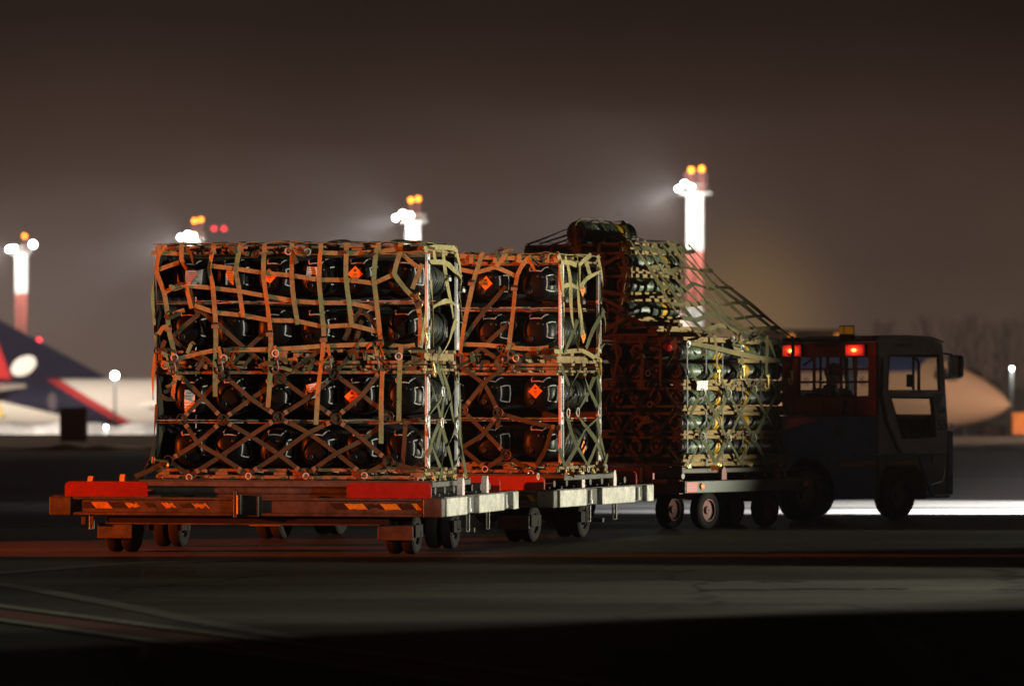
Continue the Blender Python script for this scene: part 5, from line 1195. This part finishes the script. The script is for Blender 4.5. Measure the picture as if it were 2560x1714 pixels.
strap(tent, [S3u.uz(-.03, 2.19, 0), S3u.uz(.25, 2.13, .02), S3u.uz(.6, 2.10, .02), S3u.uz(.98, 2.12, 0)], S3.n, .05, 'tent', 610); strap(tent, [R3.px(1527, 770), R3.px(1560, 790), R3.px(1608, 810)], R3.n, .05, 'tent', 611)
strap(tent, [S3.uz(.02, 1.99, .01), S3.uz(.6, 1.92, .03), S3.uz(1.2, 1.84, .03), S3.uz(1.88, 1.80, .02)], S3.n, .05, 'tent', 612)
dn3 = net_thing('diamond_net', P3, PS3, 'dark olive diamond net with rings around the lower far load')
def diamond_grid(t, F_, u0, u1, z0, z1, nu, nz, m, seed, wd=.04, lift=.01):
    r = random.Random(seed); K = {}
    for i in range(nu*2+1):
        for k in range(nz*2+1):
            if (i+k) % 2 == 0: K[i, k] = F_.uz(u0+(u1-u0)*i/(nu*2)+r.uniform(-.02, .02), z0+(z1-z0)*k/(nz*2)+r.uniform(-.025, .025), lift)
    for (i, k), p in K.items():
        for d in (-1, 1):
            q = K.get((i+d, k+1))
            if q: strap(t, [p, p.lerp(q, .5)+F_.n*r.uniform(0, .015)+Vector((0, 0, r.uniform(-.012, .006))), q], F_.n, wd, m, seed+i*17+k*3, 4, .3)
        if i % 2 == 1 and 0 < k < nz*2: ring(t, p+F_.n*.012, F_.n, .046, 'dark_steel')
diamond_grid(dn3, S3, .05, 1.90, .72, 1.72, 4, 2, 'olive_net', 700)
diamond_grid(dn3, R3, -1.5, -.02, .72, 1.90, 3, 2, 'net', 800)
for i, px in enumerate((1540, 1605, 1650)): strap(dn3, [R3.px(px, 845, .02), R3.px(px+6, 900, .03), R3.px(px-8+i*6, 965, .02)], R3.n, .043, 'strap', 840+i)
clutter(dn3, R3, 1515, 1690, 830, 1150, 22, 11, ('net', 'strap'))
clutter(tent, S3, 1705, 1960, 845, 880, 12, 12, ('tent', 'olive_net'))
tg = empty('orange_tag', S3.px(1775, 1170, .05), 0, 'orange tag tied at the foot of the far load', 'tag')
b = MB(); b.prism([(-.045, 0, .03), (-.02, 0, -.03), (.02, 0, -.015), (.05, 0, -.04), (.05, 0, .02), (.0, 0, .035)], (0, .006, 0)); b.build('tag_sheet', M['orange_label'], tg, 0)
b = MB(); b.tube([(0, .003, .03), (.01, .003, .09)], .004, 5); b.build('tie', M['strap'], tg)
# ------------------------------------------------------------------ tow tractor
def tractor():
    W_ = 1.49; a = math.radians(PS4); C0 = Vector((4.218, 50.6, 0)); R = Matrix.Rotation(-a, 3, 'Z'); org = C0-R @ Vector((W_/2, 0, 0))
    t = empty('tow_tractor', org, -a, 'blue and white airport tow tractor with two glowing red rear lamps', 'tow tractor')
    blue = mat('tractor_blue', (.045, .13, .42), .45, var=.15, scale=2, dirt=(.03, .055, .14)); white = mat('tractor_white', (.74, .74, .73), .45, var=.10, scale=2, dirt=(.58, .57, .54))
    orange = mat('red_lit_rear', (.34, .07, .02), .5, var=.12, scale=3); rub = mat('rubber_trim', (.012, .012, .012), .6); dk = mat('dark_interior', (.02, .02, .021), .7)  # rear wall colour holds the red light that falls on it
    Y = lambda zx: .00214*(zx-800)
    Z = lambda zy: 2.372-.001565*zy
    X = lambda zx: (zx-150)/650*W_-W_/2
    H = W_/2
    def side(poly, s, th, mb, inset=0.): mb.prism([(s*(H-inset), y, z) for y, z in poly], (-s*th, 0, 0))
    def arch(yc, r0, a0, a1, zc=.30, n=9): return [(yc+r0*math.cos(math.radians(a0+(a1-a0)*i/(n-1))), zc+r0*math.sin(math.radians(a0+(a1-a0)*i/(n-1)))) for i in range(n)]
    # rear engine deck
    b = MB(); pl = [(-1.66, .40), (-1.66, .98), (-1.55, 1.02), (-.90, 1.165), (-.03, 1.185), (-.03, .24), (-.70, .24)]+arch(-1.10, .42, -10, 190)
    b.prism([(-H, y, z) for y, z in pl], (W_, 0, 0)); bd = b.build('engine_deck', blue, t)
    b = MB(); b.box((H+.002, Y(495), Z(860)), (.012, .10, .10), bev=.004); b.build('filler_flap', rub, bd)
    b = MB(); b.box((0, -1.69, .52), (1.2, .07, .2), bev=.01); b.box((0, -1.76, .42), (.16, .16, .12), bev=.01); b.build('rear_hitch', M['frame_black'], t)
    # front lower body
    b = MB(); pl = [(0.0, .24), (0.0, .74), (1.08, .74), (1.08, .27), (.78, .27)]+arch(.36, .39, -12, 150)
    b.prism([(-H, y, z) for y, z in pl], (W_, 0, 0)); b.build('lower_body', mat('lower_body_grey', (.06, .065, .07), .5, var=.15, scale=3), t)
    b = MB(); b.box((0, 1.14, .64), (W_+.02, .10, .74), bev=.015); b.build('front_bumper', blue, t)
    b = MB(); b.box((H-.05, .90, .25), (.22, .34, .03), bev=.005); b.box((H+.05, .73, .42), (.03, .05, .36), Matrix.Rotation(.5, 3, 'X')); b.build('step', blue, t)
    b = MB(); b.box((H+.012, (Y(610)+Y(1075))/2, .742), (.024, Y(1075)-Y(610), .03), bev=.005); b.build('side_rail', M['dark_steel'], t)
    b = MB(); b.tube([(H+.03, Y(1085), .72), (H+.03, Y(1155), .37), (H+.03, Y(1255), .43), (H+.03, Y(1275), .58)], .012, 6); b.build('step_edge', M['dark_steel'], t)
    for z0, z1 in ((510, 775), (860, 1072)):
        b = MB(); b.box((H+.006, (Y(z0)+Y(z1))/2, Z(1102)), (.012, Y(z1)-Y(z0), .055), bev=.003); b.build('amber_strip', mat('amber_reflector', (.30, .13, .02), .4), t)
    for s in (-1, 1):
        for yc, r in ((-1.10, .31), (.36, .28)): wheel(t, (s*(H-.11), yc, r), r, .20, M['dark_steel'], rimr=.56)
    b = MB(); b.box((0, -.35, .33), (W_-.5, 2.2, .2)); b.build('underbody', M['frame_black'], t)
    # cab side walls
    for s in (1, -1):
        b = MB(); side([(0, 2.04), (0, 1.90), (1.03, 1.90), (1.01, 2.03), (.82, 2.085), (.45, 2.10)], s, .05, b); b.build('cab_header', white, t)
        b = MB(); side([(.0, 1.898), (.155, 1.898), (.135, 1.44), (.175, 1.41), (.365, .92), (.365, .745), (.0, .745)], s, .05, b); b.build('rear_pillar', white, t)
        b = MB(); side([(.965, 1.898), (1.03, 1.898), (1.105, 1.02), (1.105, .745), (.925, .745), (.925, .93), (.85, 1.40), (.99, 1.43)], s, .05, b); b.build('front_pillar', white, t)
        dr_ = MB(); mr_ = MB(); side([(.14, 1.468), (.985, 1.468), (.985, 1.432), (.86, 1.405), (.18, 1.405), (.14, 1.435)], s, .046, mr_); mr_.build('mid_rail', white, t); side([(.367, .92), (.367, .747), (.923, .747), (.923, .92)], s, .046, dr_); d_ = dr_.build('door', white, t)
        b = MB(); b.box((s*(H+.012), .43, 1.02), (.02, .03, .12), bev=.004); b.build('handle', rub, d_)
        def frame(poly, mbn, rr=.011):
            mb = MB(); P_ = [Vector((s*(H-.006), y, z)) for y, z in poly]; mb.tube(P_, rr, 6, True); return mb.build(mbn, rub, d_)
        fr = frame([(.165, 1.885), (.955, 1.885), (.975, 1.475), (.14, 1.475)], 'window_frame', .018)
        b = MB(); b.box((s*(H-.012), .56, 1.68), (.02, .022, .40)); b.build('window_divider', rub, fr)
        b = MB(); side([(.15, 1.89), (.96, 1.89), (.98, 1.47), (.135, 1.47)], s, .005, b, .02); b.build('window_pane', M['window'], fr)
        fr = frame([(.19, 1.40), (.845, 1.40), (.915, .935), (.375, .935)], 'window_frame', .016)
        b = MB(); side([(.18, 1.40), (.85, 1.40), (.92, .925), (.365, .925)], s, .005, b, .02); b.build('window_pane', M['window'], fr)
        b = MB(); side([(.868, 1.432), (1.062, 1.435), (1.072, 1.21), (.955, 1.21)], s, .006, b, -.004); b.build('quarter_window', rub, d_)
        b = MB(); b.tube([(s*(H+.01), Y(822), 1.86), (s*(H+.012), Y(812), 1.42), (s*(H+.012), Y(850), 1.12), (s*(H+.012), Y(940), .80), (s*(H+.01), Y(962), .765)], [.012, .022, .026, .026, .015], 7); b.build('pillar_hose', rub, t)
    b = MB(); b.box((-(H-.05), .6, 1.02), (.05, .8, .30)); b.build('door_lower_panel', dk, t)
    # roof
    b = MB(); pl = [(-.05, 2.045), (0, 2.075), (.45, 2.125), (.84, 2.11), (1.03, 2.055), (1.03, 2.03), (.84, 2.087), (.45, 2.102), (0, 2.042)]
    b.prism([(-H-.01, y, z) for y, z in pl], (W_+.02, 0, 0)); rf = b.build('roof', white, t)
    b = MB(); b.box((0, .0, 2.06), (W_-.02, .10, .035), bev=.01); b.box((H-.12, -.02, 2.095), (.2, .1, .025), bev=.005); b.box((-H+.14, -.02, 2.09), (.2, .1, .025), bev=.005); b.build('rear_gutter', rub, rf)
    # rear wall: header, grille, lower panel
    b = MB(); b.box((0, -.02, 1.955), (W_, .05, .17), bev=.008); hd = b.build('rear_header', orange, t)
    text_mesh('CHARLATTE', .075, 'lettering', rub, hd, Matrix.Translation((-.04, -.048, 2.012)) @ Matrix.Rotation(math.pi/2, 4, 'X'))
    b = MB(); b.box((0, -.02, 1.29), (W_, .05, .20), bev=.006)
    for zx in (215, 437, 660): b.box((X(zx), -.055, 1.29), (.018, .02, .17), bev=.003)
    b.build('rear_panel', orange, t)
    b = MB(); b.box((X(590), -.06, 1.29), (.02, .02, .18), Matrix.Rotation(.25, 3, 'Y')); b.build('wiper_arm', M['plug'], t)
    gm = mat('red_lit_grille', (.22, .045, .02), .5, var=.1, scale=6)  # red light on the cab's rear is put into the bar colour
    b = MB(); zlo, zhi = 1.39, 1.872
    b.box(((X(150)+X(262))/2, -.02, (zlo+zhi)/2), (X(262)-X(150), .05, zhi-zlo)); b.box(((X(748)+X(800))/2, -.02, (zlo+zhi)/2), (X(800)-X(748), .05, zhi-zlo))
    zs = [Z(q) for q in (315, 410, 505)]; xs = [X(q) for q in (366, 460, 553, 650)]
    for zz in zs: b.box(((X(262)+X(748))/2, -.02, zz), (X(748)-X(262), .022, .024))
    edges = [zhi]+zs+[zlo]
    for xx in xs:
        for e0, e1 in zip(edges, edges[1:]): b.box((xx, -.02, (e0+e1)/2), (.026, .024, e0-e1-.024))
    b.box(((X(262)+X(748))/2, -.02, 1.405), (X(748)-X(262), .03, .03)); b.build('rear_grille', gm, t)
    b = MB(); b.box((0, .03, 1.63), (W_-.12, .006, .46)); b.build('rear_window_pane', M['window'], t)
    b = MB(); b.tube([(X(285), .0, Z(378)), (X(440), .0, Z(262))], .011, 6); b.build('rear_wiper', rub, t)
    # lamps
    lens = bpy.data.materials.new('red_lamp_lens'); lens.use_nodes = True; nt_ = lens.node_tree; pb = nt_.nodes['Principled BSDF']; pb.inputs['Base Color'].default_value = (.45, .01, .008, 1); pb.inputs['Roughness'].default_value = .2
    tcn = nt_.nodes.new('ShaderNodeTexCoord'); dn_ = nt_.nodes.new('ShaderNodeVectorMath'); dn_.operation = 'LENGTH'; sp_ = nt_.nodes.new('ShaderNodeMapping'); sp_.inputs['Scale'].default_value = (1, 1, 2.1)
    nt_.links.new(tcn.outputs['Object'], sp_.inputs['Vector']); nt_.links.new(sp_.outputs[0], dn_.inputs[0])
    rp = nt_.nodes.new('ShaderNodeValToRGB'); rp.color_ramp.elements[0].position = .0; rp.color_ramp.elements[0].color = (16, 10, 2.2, 1); rp.color_ramp.elements[1].position = .16; rp.color_ramp.elements[1].color = (.42, .008, .006, 1)
    q = rp.color_ramp.elements.new(.035); q.color = (4.5, 1.2, .10, 1); q = rp.color_ramp.elements.new(.06); q.color = (1.3, .06, .02, 1)
    wv = nt_.nodes.new('ShaderNodeTexWave'); wv.inputs['Scale'].default_value = 9; wv.inputs['Distortion'].default_value = 1; nt_.links.new(tcn.outputs['Object'], wv.inputs['Vector'])
    mm = nt_.nodes.new('ShaderNodeMapRange'); mm.inputs['To Min'].default_value = .45; mm.inputs['To Max'].default_value = 1.25; nt_.links.new(wv.outputs['Fac'], mm.inputs['Value'])
    nt_.links.new(dn_.outputs['Value'], rp.inputs[0]); nt_.links.new(rp.outputs[0], pb.inputs['Emission Color']); nt_.links.new(mm.outputs[0], pb.inputs['Emission Strength'])
    for zx0, zx1 in ((182, 303), (617, 740)):
        cx = (X(zx0)+X(zx1))/2; w = X(zx1)-X(zx0)
        b = MB(); b.box((cx, -.062, Z(271)), (w+.02, .03, .145), bev=.008); la = b.build('rear_lamp', rub, t)
        b = MB(); b.box((0, 0, 0), (w, .035, .128), bev=.012); ln = b.build('lens', lens, la); ln.location = (cx, -.092, Z(271))
        p = org+R @ Vector((cx, -.20, Z(271))); point('rear_lamp_light', p, .15, (1, .05, .02), .04)
    # beacon
    b = MB(); b.cyl((X(582), .0, 2.06), (X(582), .0, 2.135), .085, 18); be = b.build('beacon', rub, t)
    b = MB(); b.lathe((X(582), .0, 2.135), (0, 0, 1), [(0, .078), (.02, .082), (.035, .078), (.05, .082), (.07, .079), (.088, .06), (.09, .01)], 18); am = mat('amber_lens', (.50, .22, .01), .12, var=.25, scale=25, coat=.6); am.node_tree.nodes['Principled BSDF'].inputs['Emission Color'].default_value = (.45, .17, .005, 1); am.node_tree.nodes['Principled BSDF'].inputs['Emission Strength'].default_value = .22; b.build('amber_dome', am, be)
    b = MB(); b.ring((X(582), .0, 2.23), (0, 0, 1), .082, .006, 18)
    for i in range(4): b.cyl((X(582)+.085*math.cos(i*1.57+.4), .085*math.sin(i*1.57+.4), 2.12), (X(582)+.085*math.cos(i*1.57+.4), .085*math.sin(i*1.57+.4), 2.232), .005, 5)
    b.build('guard', M['dark_steel'], be)
    # front wall
    b = MB(); b.box((0, 1.085, .98), (W_-.11, .04, .45)); b.build('front_panel', white, t)
    b = MB(); b.box((0, 1.04, 1.94), (W_-.11, .03, .06)); b.build('windscreen_header', white, t)
    b = MB(); b.box((0, 1.06, 1.55), (W_-.11, .006, .71), Matrix.Rotation(-.08, 3, 'X')*1); b.build('windscreen', M['window'], t)
    # interior
    b = MB(); b.box((.0, .93, 1.08), (W_-.16, .22, .22), bev=.03); b.build('dashboard', dk, t)
    b = MB(); b.ring((-.28, .74, 1.22), (0, -.75, .65), .19, .014, 24); b.cyl((-.28, .76, 1.2), (-.28, .90, 1.05), .02, 8); b.cyl((-.46, .74, 1.22), (-.10, .74, 1.22), .010, 6); b.build('steering_wheel', dk, t)
    b = MB(); b.box((-.28, .30, .86), (.46, .44, .12), bev=.04); b.build('seat', dk, t)
    b = MB(); b.box((-.28, .10, 1.18), (.44, .10, .55), Matrix.Rotation(.12, 3, 'X'), bev=.04); b.build('backrest', dk, t)
    b = MB(); b.box((.25, .30, .86), (.46, .44, .12), bev=.04); b.build('seat', dk, t)
    b = MB(); b.box((.25, .10, 1.10), (.44, .10, .40), Matrix.Rotation(.12, 3, 'X'), bev=.04); b.build('backrest', dk, t)
    b = MB(); b.box((.28, .97, 1.60), (.10, .03, .15), bev=.01); b.tube([(.36, .99, 1.86), (.42, .97, 1.80), (.42, .97, 1.48)], .018, 6); b.build('cab_monitor', dk, t)
    # mirrors
    for s in (1, -1):
        b = MB(); b.tube([(s*(H-.01), 1.02, 1.92), (s*(H+.06), 1.10, 1.90), (s*(H+.07), 1.13, 1.86)], .012, 6); b.tube([(s*(H-.01), 1.05, 1.62), (s*(H+.06), 1.10, 1.64), (s*(H+.07), 1.13, 1.68)], .012, 6); m_ = b.build('mirror_arm', rub, t)
        b = MB(); b.box((s*(H+.09), 1.14, 1.76), (.20, .10, .27), bev=.03); b.build('mirror_housing', rub, m_)
        b = MB(); b.box((s*(H+.09), 1.087, 1.76), (.16, .006, .23), bev=.002); b.build('mirror_glass', M['steel'], m_)
    # fleet number and lettering on the right side
    Ms = lambda y, z: Matrix.Translation((H+.003, y, z)) @ Matrix.Rotation(math.pi/2, 4, 'Z') @ Matrix.Rotation(math.pi/2, 4, 'X')
    text_mesh('55', .165, 'fleet_number', rub, t, Ms(1.012, 1.075)); text_mesh('CHARLATTE', .05, 'lettering', mat('grey_letter', (.2, .2, .2), .6), t, Ms(.39, 2.005))
    b = MB(); b.cyl((H-.002, Y(1218), Z(1080)), (H+.012, Y(1218), Z(1080)), .055, 18); b.build('marker_lamp', M['galv'], t)
    for x in (-.5, .5):
        b = MB(); b.lathe((x, 1.19, .62), (0, 1, 0), [(0, .07), (.02, .07), (.03, .05), (.032, .005)], 16); b.build('headlamp', M['steel'], t)
    KY = 1.085; t.scale = (1, KY, 1)
    for o in kids(t):
        if o.name.startswith('wheel'):
            yc = sum(v.co.y for v in o.data.vertices)/len(o.data.vertices); o.scale = (1, 1/KY, 1); o.location = (0, yc*(1-1/KY), 0)
    return t, org, R
TT_, TO, TR = tractor()
# ------------------------------------------------------------------ driver
def driver():
    p = empty('person', TO+TR @ Vector((-.28, .30, .92)), -math.radians(PS4), 'driver in dark work jacket and cap seated at the tractor wheel', 'person')
    vs = []; es = []; rd = []
    def V(x, y, z, r, prev=None):
        vs.append((x, y, z)); rd.append(r); 
        if prev is not None: es.append((prev, len(vs)-1))
        return len(vs)-1
    pel = V(0, 0, .06, .15); sp = V(0, -.02, .24, .145, pel); ch = V(0, .0, .46, .165, sp); nk = V(0, .03, .60, .062, ch); hb = V(0, .05, .68, .078, nk); hm = V(0, .055, .75, .098, hb); ht = V(0, .045, .84, .082, hm); V(0, .155, .735, .022, hm)
    for s in (-1, 1):
        V(s*.092, .04, .735, .022, hm)
        sh = V(s*.19, .0, .51, .082, ch); el = V(s*.25, .18, .29, .056, sh); wr = V(s*.16, .40, .33, .036, el); pa = V(s*.14, .455, .335, .040, wr)
        for k in range(4): f1 = V(s*(.16-.022*k), .49, .345, .010, pa); V(s*(.16-.022*k), .515-.004*k, .318, .009, f1)
        V(s*.10, .46, .36, .011, pa)
        hp = V(s*.10, .06, .03, .10, pel); kn = V(s*.13, .44, .05, .072, hp); an = V(s*.13, .56, -.33, .045, kn); V(s*.13, .68, -.37, .040, an)
    me = bpy.data.meshes.new('body'); me.from_pydata(vs, es, []); o = bpy.data.objects.new('body', me); COL.objects.link(o); o.parent = p
    sk = o.modifiers.new('skin', 'SKIN'); sk.use_smooth_shade = True
    for i, r in enumerate(rd): me.skin_vertices[0].data[i].radius = (r, r)
    me.skin_vertices[0].data[0].use_root = True
    o.modifiers.new('sub', 'SUBSURF').levels = 1; o.modifiers['sub'].render_levels = 2
    me.materials.append(mat('skin', (.42, .26, .19), .55, var=.1, scale=8))
    jk = mat('dark_jacket', (.022, .028, .024), .85, var=.25, scale=9)
    b = MB(); b.lathe((0, -.01, 0), (0, 0, 1), [(.0, .18), (.08, .19), (.24, .185), (.42, .215), (.50, .20), (.555, .13), (.60, .085), (.63, .075)], 20)
    for i, v in enumerate(b.v): b.v[i] = Vector((v.x*1.12, v.y*.86, v.z))
    for s in (-1, 1): b.tube([(s*.16, 0, .52), (s*.21, .02, .50), (s*.24, .10, .39), (s*.252, .18, .29), (s*.21, .29, .305), (s*.165, .39, .33)], [.075, .092, .078, .070, .06, .048], 10)
    b.build('jacket', jk, p, 60)
    b = MB(); b.lathe((0, .045, .74), (0, 0, 1), [(.0, .106), (.05, .110), (.10, .098), (.135, .06), (.15, .01)], 18); b.box((0, .16, .765), (.15, .12, .012), bev=.004); b.build('cap', jk, p, 60)
    b = MB()
    for s in (-1, 1): b.tube([(s*.10, .0, .07), (s*.13, .44, .09), (s*.13, .55, -.30)], [.115, .09, .07], 10)
    b.build('trousers', jk, p, 60)
driver()
